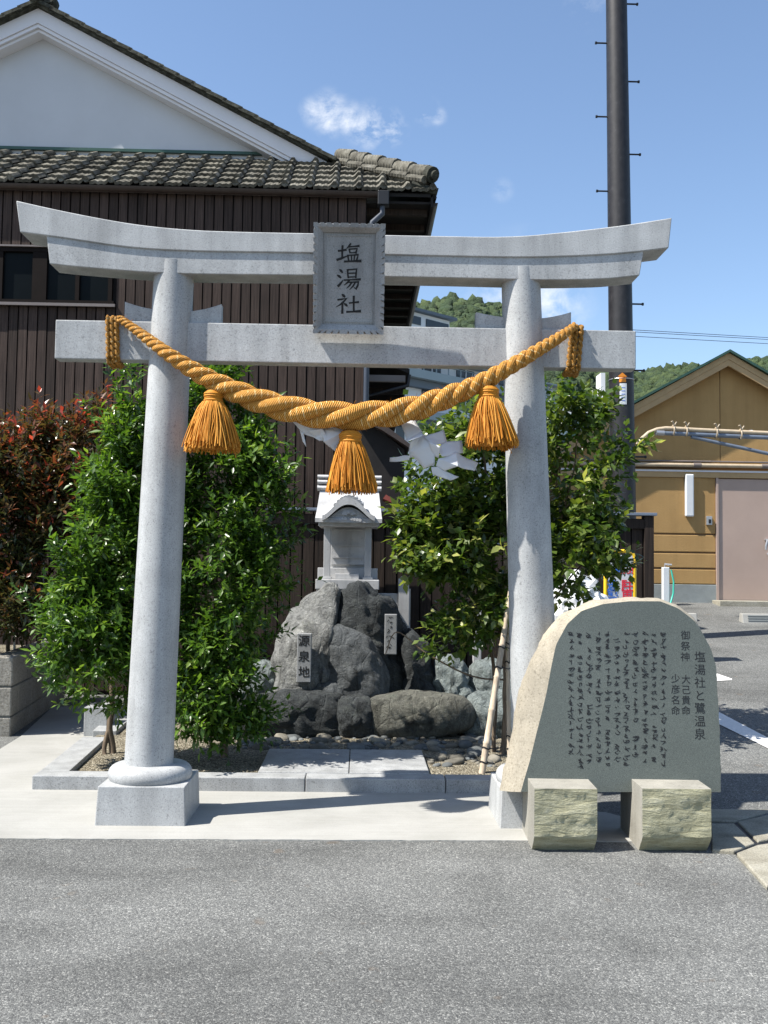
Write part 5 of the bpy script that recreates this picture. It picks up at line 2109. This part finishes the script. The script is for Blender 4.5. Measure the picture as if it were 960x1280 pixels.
# ---- inscribed tablets leaning on the boulders
def tablet(px0, px1, py0, py1, Y, label, chars, scr=False):
    a, b = P(px0, py1, Y), P(px1, py0, Y)
    w = MB().box((a.x, Y, a.z), (b.x, Y + .07, b.z)).build('stone_tablet', MT['plaque_stone'], bevel=.006)
    tag(w, label, 'tablet', 'tablets on the boulders')
    if not scr:
        k = (py1 - py0) / len(chars)
        for i, ch in enumerate(chars):
            c = bpy.data.curves.new('g', 'FONT')
            c.body = ch
            c.size = .105
            c.align_x = 'CENTER'
            c.align_y = 'CENTER'
            c.offset = .0012
            o = bpy.data.objects.new('g', c)
            COL.objects.link(o)
            dg = bpy.context.evaluated_depsgraph_get()
            me = bpy.data.meshes.new_from_object(o.evaluated_get(dg))
            bpy.data.objects.remove(o)
            me.materials.clear()
            q = P((px0 + px1) / 2, py0 + 10 + i * 19.5, Y - .002)
            l_ = link_mesh('lettering', me, MT['ink'], w, q)
            l_.rotation_euler = (math.pi / 2, 0, 0)
    else:
        rs = random.Random(4)
        m = MB()
        for i in range(4):
            yc = py0 + 6.5 + i * 11
            for s in range(5):
                x, y = (px0 + px1) / 2 + rs.uniform(-4, 3), yc + rs.uniform(-4, 4)
                d = rs.choice(((3.4, .4), (1.2, 3.2), (-2.2, 2.6), (2.2, 1.8)))
                p, q = P(x, y, Y - .002 - s * .0003), P(x + d[0], y + d[1], Y - .002 - s * .0003)
                n_ = Vector((-(q - p).z, 0, (q - p).x)).normalized() * .0045
                m.add([p + n_, q + n_ * .6, q - n_ * .6, p - n_], [(0, 1, 2, 3)])
        m.build('lettering', MT['ink'], w, fix=False)['kind'] = 'stuff'


tablet(370.5, 389.5, 792, 853, 8.98, 'pale stone tablet with three black characters on the tall grey boulder', '源泉地')
tablet(480.5, 496.5, 768, 818, 9.16, 'grey stone tablet with worn dark characters beside the leaning dark rock', '', True)


# ================================================================== SMALL STONE SHRINE
def hokora():
    Y = 10.2
    gm = MT['granite_pale']
    X = lambda px, y=Y: P(px, 690, y).x
    Z = lambda py, y=Y: P(435, py, y).z
    t = thing('stone_shrine', (X(435), Y, Z(735)), 'small pale granite shrine with curved gable roof standing behind the crested boulder', 'shrine')
    MB().box((X(398), Y - .33, .05), (X(472), Y + .35, Z(736))).build('plinth', gm, t)
    MB().box((X(395, Y - .36), Y - .36, Z(736) + .001), (X(474.5, Y - .36), Y + .36, Z(724))).build('base', gm, t, bevel=.006)
    MB().box((X(398), Y - .1, Z(724) + .001), (X(472), Y + .3, Z(710))).build('floor_slab', gm, t, bevel=.005)
    MB().box((X(420), Y - .28, Z(724) + .002), (X(449), Y - .102, Z(717))).build('step', gm, t, bevel=.004)
    MB().box((X(409), Y - .02, Z(710) + .001), (X(461), Y + .26, Z(652))).build('cell', gm, t)
    # recessed double doors with rails
    d = MB().box((X(414), Y - .045, Z(706)), (X(456), Y - .021, Z(658))).build('door', gm, t, bevel=.003)
    for py in (662, 681, 696):
        MB().box((X(416), Y - .062, Z(py + 1.6)), (X(454), Y - .046, Z(py))).build('door_rail', gm, d)
    MB().box((X(434.2), Y - .06, Z(705)), (X(435.8), Y - .046, Z(659))).build('door_stile', gm, d)
    for a in (404.5, 455.8):
        y0 = Y - .27
        MB().box((X(a, y0), y0, Z(724) + .002), (X(a + 8.4, y0), y0 + .06, Z(650, y0) + .02)).build('post', gm, t, bevel=.004)
        MB().box((X(a - 2, y0), y0 - .015, Z(724) + .001), (X(a + 10.4, y0), y0 + .075, Z(721))).build('post_foot', gm, t, bevel=.003)
    y0 = Y - .27
    MB().box((X(402, y0), y0 - .005, Z(654, y0)), (X(466, y0), y0 + .05, Z(650, y0) + .03)).build('lintel', gm, t, bevel=.003)
    # roof: front and back slopes with sagging curve, ends flared
    ye = Y - .40
    ze = Z(648, ye)
    zr = Z(612)
    prof = []
    for k in range(9):
        u = k / 8
        prof.append((ye + (Y - .03 - ye) * u, ze + (zr - ze) * (u ** 1.35)))
    m = MB()
    n = len(prof)
    for sgn in (1, -1):
        for side_ in (0, 1):
            pass
    full = prof + [(2 * Y - y + .05, z) for y, z in prof[::-1]]
    th = .04
    vs, fs = [], []
    xa = lambda y, z: .0
    for i, (y, z) in enumerate(full):
        u = (z - ze) / (zr - ze)
        wl = X(393.2 + 4 * u, ye) if True else 0
        wr = X(477 - 4 * u, ye)
        vs += [(wl, y, z), (wr, y, z), (wl, y, z - th), (wr, y, z - th)]
    for i in range(len(full) - 1):
        a, b = 4 * i, 4 * i + 4
        fs += [(a, a + 1, b + 1, b), (a + 2, b + 2, b + 3, a + 3), (a, b, b + 2, a + 2), (a + 1, a + 3, b + 3, b + 1)]
    fs += [(0, 2, 3, 1), (len(vs) - 4, len(vs) - 3, len(vs) - 1, len(vs) - 2)]
    rf = MB().add(vs, fs).build('roof', gm, t, smooth=35)
    # under-eave block
    MB().box((X(397, ye), ye + .05, ze - .075), (X(473, ye), Y + .3, ze - .03)).build('eave_block', gm, t, bevel=.004)
    # stacked ridge
    for k, (p0, p1) in enumerate(((594, 599.5), (600, 606.5), (607, 614.5))):
        r = [.055, .065, .075][k]
        zc = (Z(p0) + Z(p1)) / 2
        hh = (Z(p0) - Z(p1)) / 2
        m = MB().prism_x([(Y + r * math.cos(a), zc + hh * math.sin(a)) for a in np.linspace(0, 2 * math.pi, 16, endpoint=False)], X(395.5), X(475.5))
        m.build('ridge_course', gm, t, smooth=35)
    # curved front gable: swept band and vault behind it
    def curve(u):       # u -1..1, height of the wave
        return (.5 * (1 + math.cos(math.pi * min(1, abs(u) ** 1.1)))) ** .85
    yc = ye - .015
    us = np.linspace(-1, 1, 41)
    xc, hw = X(435, yc), X(468, yc) - X(435, yc)
    zb, hgt = Z(650, yc), Z(628, yc) - Z(650, yc)
    top = [(xc + hw * u, zb + .042 + hgt * curve(u)) for u in us]
    bot = [(xc + hw * u, zb - .004 + hgt * .90 * curve(u)) for u in us]
    strip_prism(MB(), top, bot, yc - .02, Y - .1).build('gable_band', gm, t, smooth=30)
    # lobed crest above the band
    m = MB()
    for k in range(9):
        u = -.52 + 1.04 * k / 8
        x, z = xc + hw * u * .92, zb + .045 + hgt * curve(u) * 1.0
        m.tube([(x, yc + .004, z), (x, yc + .16, z + .03)], .030 - .008 * abs(u), 12)
    m.build('gable_crest', gm, t, smooth=40)
    # tympanum with crest and carved leaves
    tym = MB()
    tp = [(xc + hw * u * .8, zb - .01 + hgt * .78 * curve(u * .8)) for u in us]
    bt = [(xc + hw * u * .8, zb - .03) for u in us]
    strip_prism(tym, tp, bt, yc + .03, yc + .07)
    ty = tym.build('tympanum', gm, t)
    cz = zb + hgt * .45
    MB().tube([(xc, yc + .005, cz), (xc, yc + .035, cz)], .022, 14).tube([(xc, yc - .002, cz), (xc, yc + .03, cz)], .012, 10).build('crest', gm, ty, smooth=40)
    for sgn in (-1, 1):
        m = MB()
        for k in range(4):
            a = xc + sgn * (.03 + .028 * k)
            m.tube([(a, yc + .008, zb + .012 - .004 * k), (a, yc + .035, zb + .012 - .004 * k)], .016, 10)
        m.build('carved_leaf', gm, ty, smooth=40)
        a = xc
        MB().add([(a + sgn * .012, yc + .01, cz - .035), (a + sgn * .075, yc + .012, cz - .018), (a + sgn * .03, yc + .012, cz + .03), (a + sgn * .012, yc + .034, cz - .035), (a + sgn * .075, yc + .034, cz - .018), (a + sgn * .03, yc + .034, cz + .03)],
                 [(0, 1, 2), (3, 5, 4), (0, 3, 4, 1), (1, 4, 5, 2), (2, 5, 3, 0)]).build('carved_wing', gm, ty)
    # granite rail posts beside the shrine
    y = 9.95
    q = lambda px, py: P(px, py, y)
    m = MB().box((q(498.5, 720).x, y, .0), (q(511.5, 720).x, y + .1, q(500, 724).z))
    m.loft([(q(498.5, 720).x, y, q(500, 724).z), (q(511.5, 720).x, y, q(500, 724).z), (q(511.5, 720).x, y + .1, q(500, 724).z), (q(498.5, 720).x, y + .1, q(500, 724).z)],
           [(q(504, 720).x, y + .045, q(500, 719).z), (q(506, 720).x, y + .045, q(500, 719).z), (q(506, 720).x, y + .055, q(500, 719).z), (q(504, 720).x, y + .055, q(500, 719).z)])
    m.box((q(511.5, 720).x, y + .01, 0), (q(513.5, 720).x, y + .09, q(500, 736).z))
    tag(m.build('stone_post', gm), 'pale square stone post with pointed top between the crested boulder and the camellia', 'post', 'stone posts')
    o = MB().box((q(470, 720).x, y + .02, 0), (q(498, 720).x, y + .09, q(500, 742).z)).build('low_stone_wall', gm, bevel=.005)
    tag(o, 'low pale stone wall between the shrine plinth and the pointed stone post', 'wall')
    y = 10.1
    o = MB().box((P(592, 780, y).x, y, 0), (P(602, 780, y).x, y + .09, P(597, 760, y).z)).build('stone_post', gm, bevel=.006)
    tag(o, 'slim pale stone post standing in shade behind the camellia stems', 'post', 'stone posts')


hokora()


# ================================================================== COBBLES
def cobbles():
    rs = random.Random(9)
    meshes = []
    for k in range(7):
        bm = bmesh.new()
        bmesh.ops.create_icosphere(bm, subdivisions=2, radius=1)
        off = Vector((k * 5.3, k * 2.1, 1))
        for v in bm.verts:
            v.co *= 1 + .22 * noise.noise(v.co * 1.1 + off) + .08 * noise.noise(v.co * 3 + off)
        me = bpy.data.meshes.new('cobble')
        bm.to_mesh(me)
        bm.free()
        me.polygons.foreach_set('use_smooth', [True] * len(me.polygons))
        me.materials.append(MT['cobble_a' if k % 2 else 'cobble_b'])
        meshes.append(me)
    placed = []
    tries = 0
    while len(placed) < 170 and tries < 6000:
        tries += 1
        px = rs.uniform(300, 620)
        py = rs.uniform(919, 939) if (px < 520) else rs.uniform(917, 958)
        if 520 <= px and py > 958 - (px - 520) * .0: continue
        p = G(px, py, .066)
        r = rs.choice((.018, .024, .03, .04, .055, .07)) * rs.uniform(.85, 1.15)
        if p.y < kerb_front(p.x) + kw + r: continue
        if py > 936 and px < 523 + (py - 937) * .5 + r * 160: continue
        if any((p - q).length < (r + s) * .8 for q, s in placed): continue
        placed.append((p, r))
        o = link_mesh('cobble', rs.choice(meshes), None, None, (p.x, p.y, .062 + r * .12))
        o.scale = (r * rs.uniform(.9, 1.4), r * rs.uniform(.8, 1.2), r * rs.uniform(.5, .75))
        o.rotation_euler = (rs.uniform(-.25, .25), rs.uniform(-.25, .25), rs.uniform(0, 6.3))
        if px < 523:
            tag(o, 'small rounded cobble lying between the paving slabs and the edging boulders', 'cobble', 'cobbles below the edging boulders')
        else:
            tag(o, 'small rounded cobble on the gravel beside the bamboo stake', 'cobble', 'cobbles by the bamboo stake')


simple('cobble_a', (.20, .185, .15), .8, .3, 14, bump=.004, rnd=.6)
simple('cobble_b', (.13, .14, .14), .8, .3, 14, bump=.004, rnd=.6)
cobbles()


# ================================================================== FOLIAGE
def leaf_cloud(name, blobs, twigs, per, ll, lw, seed, m, parent, upb=.35, gap=-1.0, shade_top=None, tw_len=.16, out_bias=.5, fold=.25, gscale=3.0, young=.08, shoots=0):
    """blobs: (px, py, Y, rx_px, rz_px, ry_m). Twigs in the outer part of each blob, each with a spray of leaves"""
    rs = np.random.RandomState(seed)
    bl = []
    for px, py, Y, rx, rz, ry in blobs:
        c = P(px, py, Y)
        bl.append((np.array(c[:]), np.array([rx * Y / F, ry, rz * Y / F])))
    vol = np.array([b[1].prod() ** .75 for b in bl])
    idx = rs.choice(len(bl), twigs, p=vol / vol.sum())
    C = np.array([bl[i][0] for i in idx])
    R = np.array([bl[i][1] for i in idx])
    d = rs.normal(size=(twigs, 3))
    d /= np.linalg.norm(d, axis=1)[:, None]
    rad = rs.uniform(0, 1, twigs) ** out_bias
    pos = C + R * d * rad[:, None] * (1 + .10 * rs.normal(size=(twigs, 1)))
    if shoots:
        si = rs.choice(twigs, shoots)
        sd_ = d[si] * np.array([1, 1, .5]) + rs.normal(size=(shoots, 3)) * .4 + np.array([0, 0, .7])
        sd_ /= np.linalg.norm(sd_, axis=1)[:, None]
        sp = C[si] + R[si] * d[si] * .95
        ln = rs.uniform(.12, .34, shoots)
        xp, xd, xR = [], [], []
        for q in range(5):
            xp.append(sp + sd_ * (ln * q / 4)[:, None])
            xd.append(sd_)
            xR.append(R[si])
    if gap > -1:
        keep = np.array([noise.noise(Vector(p * gscale) + Vector((seed, 0, 0))) > gap for p in pos])
        pos, d, R = pos[keep], d[keep], R[keep]
    if shoots:
        pos, d, R = np.concatenate([pos] + xp), np.concatenate([d] + xd), np.concatenate([R] + xR)
    ok = pos[:, 2] > .12
    pos, d, R = pos[ok], d[ok], R[ok]
    k = len(pos)
    ax = d * np.array([1, 1, .8]) + rs.normal(size=(k, 3)) * .45 + np.array([0, 0, upb])
    ax /= np.linalg.norm(ax, axis=1)[:, None]
    tsh = rs.uniform(0, 1, k)
    yng = rs.uniform(0, 1, k) < young
    Vs, Ss = [], []
    ref = rs.normal(size=(k, 3))
    e1 = np.cross(ax, ref)
    e1 /= np.linalg.norm(e1, axis=1)[:, None]
    e2 = np.cross(ax, e1)
    for j in range(per):
        u = (j + .6) / per
        an = j * 2.4 + rs.uniform(-.4, .4, k)
        side = e1 * np.cos(an)[:, None] + e2 * np.sin(an)[:, None]
        base = pos + ax * (u * tw_len * rs.uniform(.7, 1.2, k))[:, None]
        la = ax * (.25 + .75 * u) + side * (1.15 - .55 * u) + rs.normal(size=(k, 3)) * .22
        la[:, 2] -= .10
        la /= np.linalg.norm(la, axis=1)[:, None]
        nrm = np.array([0, 0, 1.0]) + rs.normal(size=(k, 3)) * .45 + ax * .3
        b = np.cross(la, nrm)
        b /= np.linalg.norm(b, axis=1)[:, None] + 1e-9
        nn = np.cross(b, la)
        L = ll * rs.uniform(.45, 1.25, k)[:, None] * (.75 + .5 * tsh)[:, None]
        Wd = lw * rs.uniform(.75, 1.2, k)[:, None]
        v0 = base
        vm = base + la * L * .5 - nn * Wd * fold
        vl = base + la * L * .45 + b * Wd + nn * Wd * fold * .6
        vr = base + la * L * .45 - b * Wd + nn * Wd * fold * .6
        vt = base + la * L - nn * L * .10
        Vs.append(np.stack([v0, vm, vl, vr, vt], axis=1))
        sh = np.clip(tsh * .55 + rs.uniform(0, .35, k) + np.where(yng, .35, 0) * u, 0, 1)
        if shade_top is not None:
            sh = np.clip(sh + shade_top(base, rs, u), 0, 1)
        Ss.append(np.repeat(sh[:, None], 5, axis=1))
    V = np.concatenate(Vs).reshape(-1, 3)
    S = np.concatenate(Ss).reshape(-1)
    n = len(V) // 5
    b = np.arange(n)[:, None] * 5
    T = np.concatenate([b + np.array([[0, 3, 1]]), b + np.array([[0, 1, 2]]), b + np.array([[3, 4, 1]]), b + np.array([[1, 4, 2]])], axis=0)
    o = np_mesh(name, V, T, S, m, parent, ORI[parent] if parent is not None else (0, 0, 0))
    return o


def limbs(parent, specs, m, name='limb'):
    for pts, r0_, r1_ in specs:
        A = resample([tuple(p) for p in pts], 5 * len(pts))
        jit = np.array([[noise.noise(Vector(p) * 6), noise.noise(Vector(p) * 6 + Vector((3, 3, 3))), 0] for p in A]) * .015
        A = A + jit
        MB().tube([Vector(p) for p in A], list(np.linspace(r0_, r1_, len(A))), 8).build(name, m, parent, smooth=60)


def shrub(base_px, base_py, label, cat, leafm, blobs, twigs, per, ll, lw, seed, trunk, limb, **kw):
    b = G(base_px, base_py, .06)
    t = thing('shrub', (b.x, b.y, .05), label, cat)
    limbs(t, trunk, MT['bark'], 'trunk')
    limbs(t, limb, MT['bark'], 'limb')
    o = leaf_cloud('crown', blobs, twigs, per, ll, lw, seed, leafm, t, **kw)
    return t


Q3 = lambda px, py, Y: tuple(P(px, py, Y))
# slender leaved green shrub before / left of the left post
b = G(142, 945, .04)
shrub(142, 945, 'bushy green shrub with a bare crooked stem outside the torii post', 'shrub', MT['leaf_green'],
      [(176, 482, 7.75, 15, 30, .16), (168, 535, 7.7, 24, 42, .22), (154, 600, 7.7, 31, 48, .28), (140, 660, 7.65, 40, 52, .32), (124, 720, 7.6, 43, 48, .34), (112, 780, 7.55, 45, 42, .34), (110, 830, 7.5, 42, 34, .30), (138, 865, 7.5, 36, 26, .25), (165, 700, 7.8, 30, 140, .3), (170, 820, 7.6, 25, 70, .25)],
      4200, 8, .078, .0155, 31,
      [([(b.x, b.y, .03), Q3(137, 905, b.y), Q3(141, 870, b.y), Q3(146, 780, b.y), Q3(160, 640, b.y + .1), Q3(168, 520, b.y + .15)], .028, .010)],
      [([Q3(137, 910, b.y), Q3(130, 935, b.y - .03), Q3(134, 955, b.y - .08)], .02, .016), ([Q3(141, 850, b.y), Q3(110, 800, b.y - .05), Q3(80, 770, b.y)], .014, .006), ([Q3(146, 780, b.y), Q3(120, 720, b.y), Q3(100, 690, b.y)], .012, .005)],
      upb=.55, gap=.04, out_bias=.45, tw_len=.17, young=.25, gscale=4.0, shoots=45)
b = G(280, 950, .04)
shrub(280, 950, 'tall dense green shrub between the torii post and the stone shrine', 'shrub', MT['leaf_green'],
      [(245, 470, 7.8, 42, 30, .2), (268, 530, 7.8, 58, 45, .27), (285, 590, 7.75, 58, 50, .3), (298, 640, 7.7, 58, 50, .3), (302, 690, 7.7, 54, 55, .3), (295, 745, 7.65, 48, 50, .3), (278, 800, 7.6, 48, 48, .3), (272, 850, 7.6, 48, 42, .3), (258, 885, 7.55, 44, 28, .26), (240, 915, 7.5, 36, 18, .2), (300, 905, 7.6, 30, 20, .2), (215, 640, 7.8, 45, 130, .25), (210, 800, 7.75, 40, 90, .25), (343, 640, 7.7, 20, 30, .15), (330, 560, 7.75, 15, 20, .12)],
      7000, 8, .076, .0155, 32,
      [([(b.x, b.y, .03), Q3(281, 880, b.y), Q3(276, 800, b.y), Q3(268, 700, b.y), Q3(256, 600, b.y), Q3(250, 500, b.y)], .03, .010)],
      [([Q3(281, 900, b.y), Q3(300, 850, b.y), Q3(318, 780, b.y), Q3(325, 700, b.y)], .016, .006), ([Q3(276, 800, b.y), Q3(240, 740, b.y), Q3(225, 650, b.y)], .014, .006), ([(b.x - .1, b.y, .03), Q3(262, 850, b.y), Q3(240, 780, b.y)], .014, .008)],
      upb=.5, gap=.03, out_bias=.5, tw_len=.17, young=.18, gscale=4.0, shoots=70)
# camellia
b = G(628, 946, .04)
cam_t = shrub(628, 946, 'open branched camellia bush with round glossy leaves tied to bamboo stakes', 'shrub', MT['leaf_camellia'],
      [(575, 545, 8.1, 48, 38, .32), (555, 600, 8.0, 48, 40, .34), (540, 655, 7.95, 38, 40, .3), (545, 715, 7.9, 40, 38, .3), (575, 680, 8.0, 45, 60, .35), (600, 760, 7.95, 45, 40, .3), (610, 620, 8.15, 50, 80, .35), (640, 540, 8.2, 60, 40, .3), (700, 555, 8.1, 48, 45, .32), (735, 590, 8.05, 42, 50, .32), (725, 650, 8.0, 52, 45, .36), (695, 705, 8.0, 48, 45, .36), (735, 678, 8.0, 36, 30, .25), (715, 520, 8.1, 40, 25, .25), (650, 700, 8.1, 40, 70, .3), (560, 800, 7.85, 22, 22, .15), (760, 640, 8.0, 28, 22, .15), (757, 706, 8.0, 20, 16, .12), (790, 560, 7.95, 10, 14, .06), (480, 815, 8.1, 10, 10, .06), (525, 690, 7.9, 22, 50, .2)],
      4600, 7, .082, .025, 33,
      [([(b.x, b.y, .03), Q3(632, 880, b.y), Q3(628, 800, b.y), Q3(618, 720, b.y), Q3(610, 620, b.y), Q3(600, 540, b.y)], .026, .008),
       ([(b.x + .1, b.y + .05, .03), Q3(648, 870, b.y + .05), Q3(660, 780, b.y + .05), Q3(690, 690, b.y + .05), Q3(715, 600, b.y)], .024, .008),
       ([(b.x - .05, b.y + .1, .03), Q3(618, 850, b.y + .1), Q3(606, 770, b.y + .1), Q3(585, 690, b.y + .1), Q3(570, 600, b.y + .1)], .018, .007)],
      [([Q3(640, 850, b.y), Q3(600, 790, b.y - .05), Q3(560, 750, b.y - .1), Q3(535, 690, b.y - .1)], .010, .005),
       ([Q3(636, 850, b.y), Q3(590, 845, b.y - .05), Q3(530, 815, b.y - .1), Q3(497, 790, b.y - .05), Q3(482, 818, b.y)], .008, .004),
       ([Q3(628, 800, b.y), Q3(600, 740, b.y), Q3(560, 720, b.y), Q3(520, 700, b.y - .1)], .009, .004),
       ([Q3(655, 800, b.y), Q3(700, 740, b.y), Q3(740, 690, b.y)], .010, .005),
       ([Q3(700, 640, b.y), Q3(750, 600, b.y), Q3(790, 562, b.y - .1)], .008, .003),
       ([Q3(715, 600, b.y), Q3(725, 540, b.y), Q3(735, 500, b.y)], .008, .003)],
      upb=.25, gap=.07, out_bias=.5, tw_len=.15, young=.3, fold=.12, gscale=4.0, shoots=70)
# bamboo stakes
for a, c, r, lab in (((602, 952, 7.35), (646, 690, 7.75), .026, 'pale bamboo stake leaning against the camellia with dark ties'), ((637, 940, 7.9), (632, 690, 8.0), .018, 'thin brown bamboo stake standing upright inside the camellia')):
    A, B = Vector(Q3(*a)), Vector(Q3(*c))
    A.z = .04
    k = 7
    t = thing('bamboo_stake', A, lab, 'stake', 'stakes in the bush')
    pts, rr = [], []
    for i in range(k):
        for f, q in ((0.02, .96), (.5, .93), (.95, .97), (.985, 1.12)):
            pts.append(A.lerp(B, (i + f) / k))
            rr.append(r * q * (1 - .25 * i / k))
    MB().tube(pts, rr, 12).build('cane', MT['bamboo'], t, smooth=60)
    for f in (.06, .12, .47, .56):
        p = A.lerp(B, f)
        m = MB().tube([p + Vector((r * 1.05 * math.cos(x), r * 1.05 * math.sin(x), .008 * math.sin(x * 2))) for x in np.linspace(0, 12.6, 26)], .005, 5)
        m.tube([p + Vector((r, -.01, 0)), p + Vector((r + .05, .02, -.015)), p + Vector((r + .10, .05, 0))], .004, 5)
        m.build('tie', MT['black_metal'], t, smooth=60)

# photinia hedge with red tips
hy = 9.9
hc = P(30, 815, hy)
t = thing('hedge_shrub', (hc.x, hy, hc.z - .1), 'photinia hedge with dark leaves and red young tips above the block wall', 'hedge')


def red_top(base, rs, u):
    h = (base[:, 2] - 1.0) / 2.2
    return (rs.uniform(-.25, .1, len(base)) + np.clip(h - .25, 0, 1) * .40) * (.5 + .6 * u)


leaf_cloud('crown', [(-130, 600, 9.9, 60, 60, .45), (-120, 700, 9.7, 60, 70, .45), (-90, 770, 9.5, 40, 40, .35), (-30, 590, 10.0, 60, 60, .5), (20, 580, 10.1, 50, 45, .4), (70, 570, 10.2, 45, 40, .35), (105, 560, 10.3, 25, 30, .25), (30, 640, 9.95, 65, 50, .45), (90, 630, 10.2, 45, 60, .35), (-20, 690, 9.7, 55, 60, .45), (40, 700, 10.0, 55, 40, .35), (0, 760, 9.5, 40, 45, .4), (60, 760, 10.1, 40, 30, .3), (25, 790, 9.5, 30, 20, .25), (110, 680, 10.3, 30, 70, .25), (75, 525, 10.2, 12, 22, .1), (35, 545, 10.1, 14, 20, .12), (108, 520, 10.3, 10, 20, .1)],
           7200, 8, .098, .0185, 41, MT['leaf_red'], t, upb=.6, gap=-.03, out_bias=.45, tw_len=.2, shade_top=red_top, young=.12, gscale=3.2, shoots=80)
for i, (px, top) in enumerate(((-40, 600), (10, 590), (48, 600), (78, 590), (100, 580))):
    y = 9.9 + .08 * i
    limbs(t, [([Q3(px, 822, y), Q3(px + 4, 740, y), Q3(px - 3, 660, y), Q3(px + 6, top, y)], .022, .008)], MT['bark'], 'stem')
# slim rail fence standing in the hedge
y = 10.05
t = thing('rail_fence', P(60, 830, y), 'slim grey metal rail fence showing through the hedge', 'fence')
MB().tube([P(-60, 675, y), P(84, 673, y)], .014, 8).build('rail', MT['steel'], t, smooth=50)
for px in (-20, 18, 54, 78):
    MB().tube([P(px, 673, y), P(px, 820, y)], .013, 8).build('post', MT['steel'], t, smooth=50)
